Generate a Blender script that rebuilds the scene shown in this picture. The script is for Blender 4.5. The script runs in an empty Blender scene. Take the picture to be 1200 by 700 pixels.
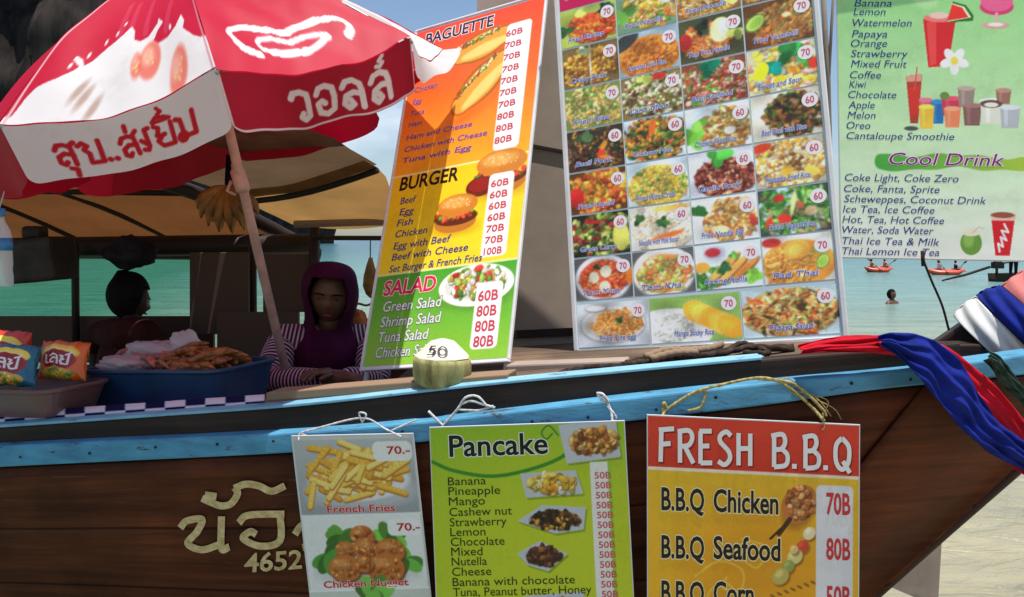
import bpy, bmesh, math, random
import numpy as np
from mathutils import Vector, Matrix
from mathutils.bvhtree import BVHTree
R = math.radians
random.seed(7); rng = np.random.default_rng(7)
S = bpy.context.scene
COL = S.collection

# ------------------------------------------------------------------ camera, sky, sun, exposure
FPX, CX, CY = 1000.0, 600.0, 350.0          # focal length and centre in pixels of the 1200x700 photograph
EYE = Vector((0, 0, 1.6)); PITCH = math.atan(70 / FPX)
FWD = Vector((0, math.cos(PITCH), -math.sin(PITCH))); UPV = Vector((0, math.sin(PITCH), math.cos(PITCH)))
cd = bpy.data.cameras.new("camera"); cam = bpy.data.objects.new("camera", cd); COL.objects.link(cam)
cd.sensor_width = 36; cd.lens = 36 * FPX / 1200; cd.clip_start = 0.05; cd.clip_end = 20000
cam.location = EYE; cam.rotation_euler = (R(90) - PITCH, 0, 0); S.camera = cam
SUN_EL, SUN_DIR = 80.0, Vector((0.10, -0.11, 0.98)).normalized()
W = bpy.data.worlds.new("World"); S.world = W; W.use_nodes = True
wn, wl = W.node_tree.nodes, W.node_tree.links
sky = wn.new('ShaderNodeTexSky'); sky.sky_type = 'NISHITA'; sky.sun_disc = False
sky.sun_elevation = math.asin(SUN_DIR.z); sky.sun_rotation = math.atan2(SUN_DIR.x, SUN_DIR.y)
sky.air_density = 1.0; sky.dust_density = 1.0; sky.ozone_density = 2.5
tc = wn.new('ShaderNodeTexCoord'); mp = wn.new('ShaderNodeMapping'); mp.inputs['Scale'].default_value = (1, 1, 2.6); mp.inputs['Location'].default_value = (0.15, 0.9, 0.3)
nz = wn.new('ShaderNodeTexNoise'); nz.inputs['Scale'].default_value = 2.1; nz.inputs['Detail'].default_value = 9; nz.inputs['Roughness'].default_value = 0.58
cr = wn.new('ShaderNodeValToRGB'); cr.color_ramp.elements[0].position = 0.54; cr.color_ramp.elements[1].position = 0.74
cr.color_ramp.elements[0].color = (0, 0, 0, 1); cr.color_ramp.elements[1].color = (0.8, 0.8, 0.8, 1)
mx = wn.new('ShaderNodeMixRGB'); mx.inputs[2].default_value = (8.2, 8.6, 9.2, 1)
wl.new(tc.outputs['Generated'], mp.inputs[0]); wl.new(mp.outputs[0], nz.inputs['Vector']); wl.new(nz.outputs[0], cr.inputs[0])
wl.new(cr.outputs[0], mx.inputs[0]); wl.new(sky.outputs[0], mx.inputs[1])
bgn = wn['Background']; wl.new(mx.outputs[0], bgn.inputs[0]); bgn.inputs[1].default_value = 0.112
sl = bpy.data.lights.new("sun", 'SUN'); sl.energy = 4.7; sl.angle = R(0.5); sl.color = (1, 0.965, 0.9)
so = bpy.data.objects.new("sun", sl); COL.objects.link(so); so.rotation_euler = SUN_DIR.to_track_quat('Z', 'Y').to_euler()
S.view_settings.view_transform = 'Standard'; S.view_settings.look = 'None'; S.view_settings.exposure = 0.30; S.view_settings.gamma = 1

# ------------------------------------------------------------------ helpers
def ray(px, py):
    return Vector(((px - CX) / FPX, 0, 0)) + UPV * ((CY - py) / FPX) + FWD
def at(px, py, Y):
    d = ray(px, py); return EYE + d * (Y / d.y)
def lin(c):
    c = np.asarray(c, float) / 255.0
    return np.where(c <= 0.04045, c / 12.92, ((c + 0.055) / 1.055) ** 2.4)
ORIG = {}
def empty(name, loc):
    o = bpy.data.objects.new(name, None); o.location = loc; o.empty_display_size = 0.1; COL.objects.link(o); ORIG[o.name] = Vector(loc); return o
def tag(o, label=None, cat=None, group=None, kind=None):
    if label: o['label'] = label
    if cat: o['category'] = cat
    if group: o['group'] = group
    if kind: o['kind'] = kind
    return o
def thing(name, label, cat, loc, group=None):
    return tag(empty(name, loc), label, cat, group)
def mesh(name, V, F, mat, parent=None, smooth=False, cols=None, uvs=None, attr=None, origin=None):
    """One mesh object. V are world coordinates; cols are sRGB 0..255 per vertex."""
    V = np.asarray([tuple(v) for v in V] if not isinstance(V, np.ndarray) else V, float)
    if parent is not None: o0 = ORIG[parent.name]
    elif origin is not None: o0 = Vector(origin)
    else:
        lo, hi = V.min(0), V.max(0); o0 = Vector(((lo[0] + hi[0]) / 2, (lo[1] + hi[1]) / 2, lo[2]))
    me = bpy.data.meshes.new(name); me.from_pydata((V - np.array(o0)).tolist(), [], [list(map(int, f)) for f in F])
    if mat is not None: me.materials.append(mat)
    if smooth: me.polygons.foreach_set('use_smooth', [True] * len(me.polygons))
    if cols is not None:
        a = me.color_attributes.new('Col', 'FLOAT_COLOR', 'POINT')
        c4 = np.ones((len(V), 4)); c4[:, :3] = lin(cols); a.data.foreach_set('color', c4.ravel())
    if uvs is not None:
        ul = me.uv_layers.new(name='UVMap'); idx = np.zeros(len(me.loops), int); me.loops.foreach_get('vertex_index', idx)
        ul.data.foreach_set('uv', np.asarray(uvs, float)[idx].ravel())
    if attr is not None:
        at_ = me.attributes.new('s', 'FLOAT', 'POINT'); at_.data.foreach_set('value', np.asarray(attr, float))
    me.update()
    ob = bpy.data.objects.new(name, me); COL.objects.link(ob)
    if parent is not None: ob.parent = parent; ORIG[ob.name] = o0
    else: ob.location = o0; ORIG[ob.name] = o0
    return ob
def fix_normals(o):
    bm = bmesh.new(); bm.from_mesh(o.data); bmesh.ops.recalc_face_normals(bm, faces=bm.faces); bm.to_mesh(o.data); bm.free(); return o
class MB:
    def __init__(s): s.V = []; s.F = []
    def add(s, V, F):
        b = len(s.V); s.V += [Vector(v) for v in V]; s.F += [[i + b for i in f] for f in F]
    def box(s, c, size, ax=None):
        ax = ax or (Vector((1, 0, 0)), Vector((0, 1, 0)), Vector((0, 0, 1))); c = Vector(c)
        V = [c + ax[0] * (size[0] / 2 * i) + ax[1] * (size[1] / 2 * j) + ax[2] * (size[2] / 2 * k) for i in (-1, 1) for j in (-1, 1) for k in (-1, 1)]
        s.add(V, [(0, 1, 3, 2), (4, 6, 7, 5), (0, 4, 5, 1), (2, 3, 7, 6), (0, 2, 6, 4), (1, 5, 7, 3)])
    def tube(s, P, r, n=8, cap=True):
        P = [Vector(p) for p in P]; rs = r if isinstance(r, (list, tuple)) else [r] * len(P)
        up = None; V = []; F = []
        for i, p in enumerate(P):
            d = (P[min(i + 1, len(P) - 1)] - P[max(i - 1, 0)]).normalized()
            if up is None:
                up = d.cross(Vector((0, 0, 1)));
                if up.length < .1: up = d.cross(Vector((1, 0, 0)))
            up = (up - d * up.dot(d)).normalized(); b = d.cross(up)
            V += [p + (up * math.cos(2 * math.pi * k / n) + b * math.sin(2 * math.pi * k / n)) * rs[i] for k in range(n)]
        for i in range(len(P) - 1):
            for k in range(n): F.append((i * n + k, i * n + (k + 1) % n, (i + 1) * n + (k + 1) % n, (i + 1) * n + k))
        if cap: F.append(tuple(range(n))[::-1]); F.append(tuple(range((len(P) - 1) * n, len(P) * n)))
        s.add(V, F)
    def lathe(s, c, prof, n=24, ax=Vector((0, 0, 1)), sx=1, sy=1):
        ax = Vector(ax).normalized(); e1 = ax.cross(Vector((0, 1, 0)));
        if e1.length < .1: e1 = Vector((1, 0, 0))
        e1.normalize(); e2 = ax.cross(e1); c = Vector(c); V = []; F = []
        for r, z in prof: V += [c + ax * z + e1 * (r * sx * math.cos(2 * math.pi * k / n)) + e2 * (r * sy * math.sin(2 * math.pi * k / n)) for k in range(n)]
        for i in range(len(prof) - 1):
            for k in range(n): F.append((i * n + k, i * n + (k + 1) % n, (i + 1) * n + (k + 1) % n, (i + 1) * n + k))
        F.append(tuple(range(n))[::-1]); F.append(tuple(range((len(prof) - 1) * n, len(prof) * n)))
        s.add(V, F)
    def prism(s, pts, depth):
        n = len(pts); pts = [Vector(p) for p in pts]; d = Vector(depth)
        s.add(pts + [p + d for p in pts], [tuple(range(n)), tuple(range(n, 2 * n))[::-1]] + [(i, i + n, (i + 1) % n + n, (i + 1) % n) for i in range(n)])
    def build(s, name, mat, parent=None, smooth=False, bevel=0, **k):
        o = fix_normals(mesh(name, s.V, s.F, mat, parent, smooth, **k))
        if bevel:
            m = o.modifiers.new('bevel', 'BEVEL'); m.width = bevel; m.segments = 2; m.limit_method = 'ANGLE'
        return o
def sheet(name, P, mat, parent=None, thick=0, cols=None, smooth=True, flip=False, **k):
    """P: rows x columns of world points -> one grid mesh with arc-length UVs."""
    P = np.array([[tuple(q) for q in r] for r in P], float); nr, nc = P.shape[:2]
    dv = np.concatenate([[0], np.cumsum(np.linalg.norm(np.diff(P.mean(1), axis=0), axis=1))])
    du = np.concatenate([[0], np.cumsum(np.linalg.norm(np.diff(P.mean(0), axis=0), axis=1))])
    uv = np.stack(np.meshgrid(du, dv), -1).reshape(-1, 2)
    i = np.arange(nr * nc).reshape(nr, nc)
    F = np.stack([i[:-1, :-1], i[:-1, 1:], i[1:, 1:], i[1:, :-1]], -1).reshape(-1, 4)
    if flip: F = F[:, ::-1]
    o = mesh(name, P.reshape(-1, 3), F, mat, parent, smooth, cols=cols, uvs=uv, **k)
    if thick:
        m = o.modifiers.new('thickness', 'SOLIDIFY'); m.thickness = thick; m.offset = 0
    return o
def spline(pts, n):
    """Catmull-Rom through rows of numbers."""
    P = np.asarray(pts, float); P = np.vstack([2 * P[0] - P[1], P, 2 * P[-1] - P[-2]]); out = []
    m = len(P) - 3
    for t in np.linspace(0, m, n):
        i = min(int(t), m - 1); f = t - i; a, b, c, d = P[i:i + 4]
        out.append(.5 * ((2 * b) + (c - a) * f + (2 * a - 5 * b + 4 * c - d) * f * f + (3 * b - 3 * c + d - a) * f ** 3))
    return np.array(out)
def wn3(p, f=1.0):
    x, y, z = p[0] * f, p[1] * f, p[2] * f
    return (math.sin(x * 1.7 + 1.3 * y) + math.sin(y * 2.3 - 1.1 * z + 2) + math.sin(z * 1.9 + .7 * x + 4) + .5 * math.sin(3.7 * x + 2.9 * y + 3.1 * z)) / 3.5

def pix(p):
    d = Vector(p) - EYE; z = d.dot(FWD); return CX + FPX * d.x / z, CY - FPX * d.dot(UPV) / z

# ------------------------------------------------------------------ materials
def newmat(name):
    m = bpy.data.materials.new(name); m.use_nodes = True; return m, m.node_tree.nodes, m.node_tree.links, m.node_tree.nodes['Principled BSDF']
def pm(name, c, rough=.6, var=0.25, scale=14, bump=.15, spec=.3, stretch=(1, 1, 1), metal=0, dirt=None, coat=0):
    """Principled with noise-varied colour and a little bump."""
    m, n, l, b = newmat(name)
    t = n.new('ShaderNodeTexCoord'); mpn = n.new('ShaderNodeMapping'); mpn.inputs['Scale'].default_value = stretch; l.new(t.outputs['Object'], mpn.inputs[0])
    z = n.new('ShaderNodeTexNoise'); z.inputs['Scale'].default_value = scale; z.inputs['Detail'].default_value = 6; z.inputs['Roughness'].default_value = .62; l.new(mpn.outputs[0], z.inputs['Vector'])
    r = n.new('ShaderNodeValToRGB'); c = np.array(c); d = np.array(dirt) if dirt is not None else c * (1 - var * 1.6)
    r.color_ramp.elements[0].position = .32; r.color_ramp.elements[1].position = .66
    r.color_ramp.elements[0].color = (*np.clip(d, 0, 1), 1); r.color_ramp.elements[1].color = (*np.clip(c * (1 + var * .5), 0, 1), 1)
    l.new(z.outputs[0], r.inputs[0]); l.new(r.outputs[0], b.inputs['Base Color'])
    b.inputs['Roughness'].default_value = rough; b.inputs['Specular IOR Level'].default_value = spec; b.inputs['Metallic'].default_value = metal
    if bump:
        bp = n.new('ShaderNodeBump'); bp.inputs['Strength'].default_value = bump; bp.inputs['Distance'].default_value = .01; l.new(z.outputs[0], bp.inputs['Height']); l.new(bp.outputs[0], b.inputs['Normal'])
    return m
def printed(name, rough=.42, spec=.35, trans=0.0, dirt=.86):
    """Printed surface: colours stored with the mesh; trans = share of light let through (thin cloth)."""
    m, n, l, b = newmat(name)
    a0_ = n.new('ShaderNodeVertexColor'); a0_.layer_name = 'Col'; dz = n.new('ShaderNodeTexNoise'); dz.inputs['Scale'].default_value = 7; dz.inputs['Detail'].default_value = 9; dz.inputs['Roughness'].default_value = .7; tq = n.new('ShaderNodeTexCoord'); l.new(tq.outputs['Object'], dz.inputs['Vector'])
    dr = n.new('ShaderNodeValToRGB'); dr.color_ramp.elements[0].position = .30; dr.color_ramp.elements[1].position = .47; dr.color_ramp.elements[0].color = (dirt, dirt * .985, dirt * .96, 1); dr.color_ramp.elements[1].color = (1, 1, 1, 1); l.new(dz.outputs[0], dr.inputs[0])
    a = n.new('ShaderNodeMixRGB'); a.blend_type = 'MULTIPLY'; a.inputs[0].default_value = 1; l.new(a0_.outputs[0], a.inputs[1]); l.new(dr.outputs[0], a.inputs[2]); l.new(a.outputs[0], b.inputs['Base Color'])
    b.inputs['Roughness'].default_value = rough; b.inputs['Specular IOR Level'].default_value = spec
    z = n.new('ShaderNodeTexNoise'); z.inputs['Scale'].default_value = 5; t = n.new('ShaderNodeTexCoord'); l.new(t.outputs['Object'], z.inputs['Vector'])
    bp = n.new('ShaderNodeBump'); bp.inputs['Strength'].default_value = .25; bp.inputs['Distance'].default_value = .02; l.new(z.outputs[0], bp.inputs['Height']); l.new(bp.outputs[0], b.inputs['Normal'])
    if trans:
        tr = n.new('ShaderNodeBsdfTranslucent'); l.new(a.outputs[0], tr.inputs[0]); mxs = n.new('ShaderNodeMixShader'); mxs.inputs[0].default_value = trans
        l.new(b.outputs[0], mxs.inputs[1]); l.new(tr.outputs[0], mxs.inputs[2]); l.new(mxs.outputs[0], n['Material Output'].inputs[0])
    return m
def cloth(name, c, trans=.3, tcol=None, var=.2, scale=5):
    m = pm(name, c, .8, var, scale, .3, .1); n, l = m.node_tree.nodes, m.node_tree.links; b = n['Principled BSDF']
    tr = n.new('ShaderNodeBsdfTranslucent'); mxs = n.new('ShaderNodeMixShader'); mxs.inputs[0].default_value = trans
    if tcol is not None:
        mu = n.new('ShaderNodeMixRGB'); mu.blend_type = 'MULTIPLY'; mu.inputs[0].default_value = .6; mu.inputs[1].default_value = (*tcol, 1)
        rr = n.new('ShaderNodeTexNoise'); rr.inputs['Scale'].default_value = 3; l.new(rr.outputs[0], mu.inputs[2]); l.new(mu.outputs[0], tr.inputs[0])
    else: l.new(b.inputs['Base Color'].links[0].from_socket, tr.inputs[0])
    l.new(b.outputs[0], mxs.inputs[1]); l.new(tr.outputs[0], mxs.inputs[2]); l.new(mxs.outputs[0], n['Material Output'].inputs[0]); return m
def wood(name, c1, c2, plank=0, rough=.55, grain=(1.2, 22), spec=.3, seam=(.02, .008, .005), stain=None):
    """Wood on arc-length UVs (u along the plank), optional plank seams every `plank` metres of v."""
    m, n, l, b = newmat(name)
    u = n.new('ShaderNodeUVMap'); mpn = n.new('ShaderNodeMapping'); mpn.inputs['Scale'].default_value = (grain[0], grain[1], 1); l.new(u.outputs[0], mpn.inputs[0])
    z = n.new('ShaderNodeTexNoise'); z.inputs['Scale'].default_value = 1.6; z.inputs['Detail'].default_value = 9; z.inputs['Roughness'].default_value = .65; l.new(mpn.outputs[0], z.inputs['Vector'])
    r = n.new('ShaderNodeValToRGB'); r.color_ramp.elements[0].position = .34; r.color_ramp.elements[1].position = .7
    r.color_ramp.elements[0].color = (*c1, 1); r.color_ramp.elements[1].color = (*c2, 1); l.new(z.outputs[0], r.inputs[0])
    z2 = n.new('ShaderNodeTexNoise'); z2.inputs['Scale'].default_value = 2.3; z2.inputs['Detail'].default_value = 7; l.new(u.outputs[0], z2.inputs['Vector'])
    r2 = n.new('ShaderNodeValToRGB'); r2.color_ramp.elements[0].position = .38; r2.color_ramp.elements[1].position = .68; r2.color_ramp.elements[0].color = (.55, .55, .55, 1); r2.color_ramp.elements[1].color = (1.25, 1.2, 1.15, 1); l.new(z2.outputs[0], r2.inputs[0])
    mu = n.new('ShaderNodeMixRGB'); mu.blend_type = 'MULTIPLY'; mu.inputs[0].default_value = 1; l.new(r.outputs[0], mu.inputs[1]); l.new(r2.outputs[0], mu.inputs[2]); out = mu.outputs[0]
    bp = n.new('ShaderNodeBump'); bp.inputs['Strength'].default_value = .3; bp.inputs['Distance'].default_value = .006; l.new(z.outputs[0], bp.inputs['Height']); nrm = bp.outputs[0]
    if stain is not None:
        z3 = n.new('ShaderNodeTexNoise'); z3.inputs['Scale'].default_value = 6; z3.inputs['Detail'].default_value = 10; z3.inputs['Roughness'].default_value = .7; l.new(mpn.outputs[0], z3.inputs['Vector'])
        r3 = n.new('ShaderNodeValToRGB'); r3.color_ramp.elements[0].position = .6; r3.color_ramp.elements[1].position = .78; l.new(z3.outputs[0], r3.inputs[0])
        m3 = n.new('ShaderNodeMixRGB'); m3.inputs[2].default_value = (*stain, 1); l.new(out, m3.inputs[1]); l.new(r3.outputs[0], m3.inputs[0]); out = m3.outputs[0]
    if plank:
        sp = n.new('ShaderNodeSeparateXYZ'); l.new(u.outputs[0], sp.inputs[0])
        a = n.new('ShaderNodeMath'); a.operation = 'MULTIPLY_ADD'; a.inputs[1].default_value = 1 / plank; l.new(sp.outputs[1], a.inputs[0])
        zz = n.new('ShaderNodeTexNoise'); zz.inputs['Scale'].default_value = 1.2; l.new(u.outputs[0], zz.inputs['Vector'])
        a0 = n.new('ShaderNodeMath'); a0.operation = 'MULTIPLY'; a0.inputs[1].default_value = .08; l.new(zz.outputs[0], a0.inputs[0]); l.new(a0.outputs[0], a.inputs[2])
        f = n.new('ShaderNodeMath'); f.operation = 'FRACT'; l.new(a.outputs[0], f.inputs[0])
        pp = n.new('ShaderNodeMath'); pp.operation = 'PINGPONG'; pp.inputs[1].default_value = .5; l.new(f.outputs[0], pp.inputs[0])
        g = n.new('ShaderNodeValToRGB'); g.color_ramp.elements[0].position = .0; g.color_ramp.elements[1].position = .022; g.color_ramp.elements[0].color = (1, 1, 1, 1); g.color_ramp.elements[1].color = (0, 0, 0, 1); l.new(pp.outputs[0], g.inputs[0])
        m2 = n.new('ShaderNodeMixRGB'); m2.inputs[2].default_value = (*seam, 1); l.new(out, m2.inputs[1])
        gs = n.new('ShaderNodeMath'); gs.operation = 'MULTIPLY'; gs.inputs[1].default_value = .75; l.new(g.outputs[0], gs.inputs[0]); l.new(gs.outputs[0], m2.inputs[0]); out = m2.outputs[0]
        # each plank has its own tone
        fl = n.new('ShaderNodeMath'); fl.operation = 'FLOOR'; l.new(a.outputs[0], fl.inputs[0]); wnz = n.new('ShaderNodeTexWhiteNoise'); wnz.noise_dimensions = '1D'; l.new(fl.outputs[0], wnz.inputs['W'])
        mr = n.new('ShaderNodeMapRange'); mr.inputs[3].default_value = .88; mr.inputs[4].default_value = 1.12; l.new(wnz.outputs[0], mr.inputs[0])
        hs = n.new('ShaderNodeHueSaturation'); l.new(mr.outputs[0], hs.inputs['Value']); l.new(out, hs.inputs['Color']); out = hs.outputs[0]
        b2 = n.new('ShaderNodeBump'); b2.invert = True; b2.inputs['Strength'].default_value = .8; b2.inputs['Distance'].default_value = .01; l.new(g.outputs[0], b2.inputs['Height']); l.new(nrm, b2.inputs['Normal']); nrm = b2.outputs[0]
    l.new(out, b.inputs['Base Color']); l.new(nrm, b.inputs['Normal']); b.inputs['Roughness'].default_value = rough; b.inputs['Specular IOR Level'].default_value = spec
    return m
def ink(name, rgb):
    m, n, l, b = newmat(name); b.inputs['Base Color'].default_value = (*lin(rgb), 1); b.inputs['Roughness'].default_value = .5; b.inputs['Specular IOR Level'].default_value = .3; return m

def chipped(name, c, c2, chip):
    """Weathered paint: two tones of wear, and chips and scrapes down to the wood."""
    m = pm(name, c, .55, .2, 12, .25, .3, (.5, 1, 2), dirt=c2); n, l = m.node_tree.nodes, m.node_tree.links; b = n['Principled BSDF']; src = b.inputs['Base Color'].links[0].from_socket
    t = n.new('ShaderNodeTexCoord'); mpn = n.new('ShaderNodeMapping'); mpn.inputs['Scale'].default_value = (9, 20, 34); l.new(t.outputs['Object'], mpn.inputs[0])
    z = n.new('ShaderNodeTexNoise'); z.inputs['Scale'].default_value = 1; z.inputs['Detail'].default_value = 8; z.inputs['Roughness'].default_value = .72; l.new(mpn.outputs[0], z.inputs['Vector'])
    r = n.new('ShaderNodeValToRGB'); r.color_ramp.elements[0].position = .60; r.color_ramp.elements[1].position = .66; l.new(z.outputs[0], r.inputs[0])
    mx_ = n.new('ShaderNodeMixRGB'); mx_.inputs[2].default_value = (*chip, 1); l.new(src, mx_.inputs[1]); l.new(r.outputs[0], mx_.inputs[0]); l.new(mx_.outputs[0], b.inputs['Base Color']); return m
M = dict(
    hull=wood('hull_wood', (.060, .0145, .006), (.155, .043, .018), plank=.24, rough=.62, spec=.14, grain=(.7, 14), stain=(.17, .10, .065)),
    bow=wood('bow_wood', (.070, .0165, .0055), (.165, .042, .0125), rough=.6, grain=(1.0, 16), spec=.14),
    dark=wood('dark_wood', (.014, .008, .006), (.045, .024, .018), rough=.6, stain=(.08, .05, .04)),
    bulk=wood('bulkhead_wood', (.050, .030, .020), (.15, .096, .064), rough=.8, grain=(1, 9)),
    post=wood('prow_wood', (.022, .008, .006), (.06, .022, .014), rough=.5),
    pale=wood('pale_wood', (.20, .13, .08), (.42, .29, .19), rough=.75),
    deck=wood('deck_wood', (.10, .065, .045), (.22, .15, .10), plank=.14, rough=.8),
    blue=chipped('blue_paint', (.085, .30, .47), (.055, .19, .31), (.07, .05, .04)),
    pblue=chipped('pale_blue_paint', (.22, .45, .58), (.15, .34, .46), (.12, .10, .08)),
    rope=pm('rope_fibre', (.42, .34, .14), .9, .4, 90, .5, .1), wrope=pm('white_rope', (.6, .6, .62), .8, .3, 80, .4, .1), drope=pm('dark_rope', (.06, .04, .03), .9, .5, 60, .5, .1),
    white=pm('white_paint', (.72, .72, .72), .45, .08, 9, .1), wpole=pm('white_pole', (.62, .60, .58), .4, .1, 9, .1), ppole=pm('pink_pole', (.50, .30, .26), .45, .25, 12, .2),
    brown=pm('brown_board', (.36, .285, .23), .75, .12, 4, .15, .2), grey=pm('grey_board', (.30, .24, .19), .8, .2, 5, .15, .15),
    black=pm('black_cloth', (.012, .011, .012), .7, .4, 12, .4, .2), box=pm('dark_box', (.03, .018, .014), .6, .5, 10, .3),
    metal=pm('steel', (.35, .35, .36), .4, .2, 20, .1, .5, metal=.6), bamboo=pm('bamboo', (.30, .21, .11), .6, .3, 20, .2),
    prt=printed('printed_vinyl'), prt2=printed('printed_card', .35, .4), fab=printed('umbrella_cloth', .55, .3, .38, .90), bag=printed('foil_print', .25, .6), chk=printed('checked_cloth', .9, .1),
    awn=cloth('ochre_tarpaulin', (.24, .135, .06), .5, (.50, .27, .085), .4, 4), tarp=cloth('brown_tarpaulin', (.13, .055, .024), .27, (.38, .135, .040), .5, 4), tarp2=cloth('dull_tarpaulin', (.17, .115, .075), .28, (.27, .16, .085), .45, 4),
    tub=pm('blue_plastic', (.012, .045, .12), .35, .2, 6, .05, .5), basket=pm('pink_plastic', (.30, .19, .20), .35, .2, 8, .05, .5),
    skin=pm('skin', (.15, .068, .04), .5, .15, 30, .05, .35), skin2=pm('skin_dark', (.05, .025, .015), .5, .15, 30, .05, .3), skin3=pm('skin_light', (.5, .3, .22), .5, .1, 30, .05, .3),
    hijab=cloth('purple_cloth', (.060, .006, .034), .1, None, .3, 8), hair=pm('black_hair', (.007, .006, .006), .7, .4, 40, .3, .1, (1, 1, 5)),
    eye=ink('eye_white', (200, 195, 190)), iris=ink('iris', (25, 15, 12)), lip=ink('lip', (120, 55, 50)),
    red=cloth('red_cloth', (.62, .012, .03), .15, None, .25, 10), bluec=cloth('blue_cloth', (.012, .025, .24), .1, None, .3, 10), whitec=cloth('white_cloth', (.80, .79, .77), .15, None, .06, 10), pink=cloth('pink_cloth', (.80, .26, .24), .15, None, .12, 10), greenc=cloth('green_patterned_cloth', (.05, .10, .08), .1, None, .6, 40),
    husk=pm('coconut_husk', (.36, .34, .14), .8, .5, 16, .8, .15, (1.6, 1.6, .35), dirt=(.13, .11, .045)), flesh=pm('coconut_cut', (.78, .73, .58), .7, .12, 20, .3, .2),
    banana=pm('banana_peel', (.30, .15, .03), .5, .45, 9, .15, .3, (1, 1, .6)), food=pm('fried_food', (.42, .14, .035), .55, .5, 30, .5, .4), pinkfood=pm('pink_snack', (.55, .16, .10), .5, .4, 30, .4, .4), orange=pm('orange_cloth', (.55, .16, .04), .7, .3, 15, .3),
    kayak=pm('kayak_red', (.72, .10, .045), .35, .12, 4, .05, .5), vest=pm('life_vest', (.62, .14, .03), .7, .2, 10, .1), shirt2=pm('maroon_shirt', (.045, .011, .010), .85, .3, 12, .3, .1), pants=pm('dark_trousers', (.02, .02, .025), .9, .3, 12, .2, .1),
    yellow=pm('dry_gourd', (.30, .17, .05), .8, .4, 14, .4), mark=ink('marker_ink', (30, 28, 40)), gold=pm('gold_paint', (.72, .56, .30), .5, .15, 40, .2, .3, dirt=(.44, .30, .14)),
    navy=ink('navy_ink', (44, 48, 120)), cap=pm('blue_cap', (.03, .20, .48), .35, .1, 8, .02, .5))
def glass(name, c, a=.35, rough=.15):
    m, n, l, b = newmat(name); b.inputs['Base Color'].default_value = (*c, 1); b.inputs['Roughness'].default_value = rough; b.inputs['Alpha'].default_value = a
    z = n.new('ShaderNodeTexNoise'); z.inputs['Scale'].default_value = 20; bp = n.new('ShaderNodeBump'); bp.inputs['Strength'].default_value = .3; l.new(z.outputs[0], bp.inputs['Height']); l.new(bp.outputs[0], b.inputs['Normal']); return m
M['bottle'] = glass('clear_plastic', (.75, .78, .80), .45); M['wrap'] = glass('clear_wrap', (.75, .70, .72), .45, .25); M['tray'] = glass('tinted_plastic', (.17, .085, .085), .78, .3)
def stripes():
    m, n, l, b = newmat('striped_knit'); a = n.new('ShaderNodeAttribute'); a.attribute_name = 's'
    f = n.new('ShaderNodeMath'); f.operation = 'MULTIPLY'; f.inputs[1].default_value = 62; l.new(a.outputs['Fac'], f.inputs[0]); g = n.new('ShaderNodeMath'); g.operation = 'FRACT'; l.new(f.outputs[0], g.inputs[0])
    r = n.new('ShaderNodeValToRGB'); r.color_ramp.interpolation = 'LINEAR'; e = r.color_ramp.elements; e[0].position = .0; e[0].color = (.55, .42, .48, 1); e[1].position = .36; e[1].color = (.50, .38, .45, 1)
    x = e.new(.44); x.color = (.045, .008, .03, 1); x = e.new(.95); x.color = (.045, .008, .03, 1); l.new(g.outputs[0], r.inputs[0]); l.new(r.outputs[0], b.inputs['Base Color']); b.inputs['Roughness'].default_value = .9; return m
M['stripe'] = stripes()
INKS = {}
def inkm(rgb):
    k = tuple(rgb)
    if k not in INKS: INKS[k] = ink('print_ink', rgb)
    return INKS[k]

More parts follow.
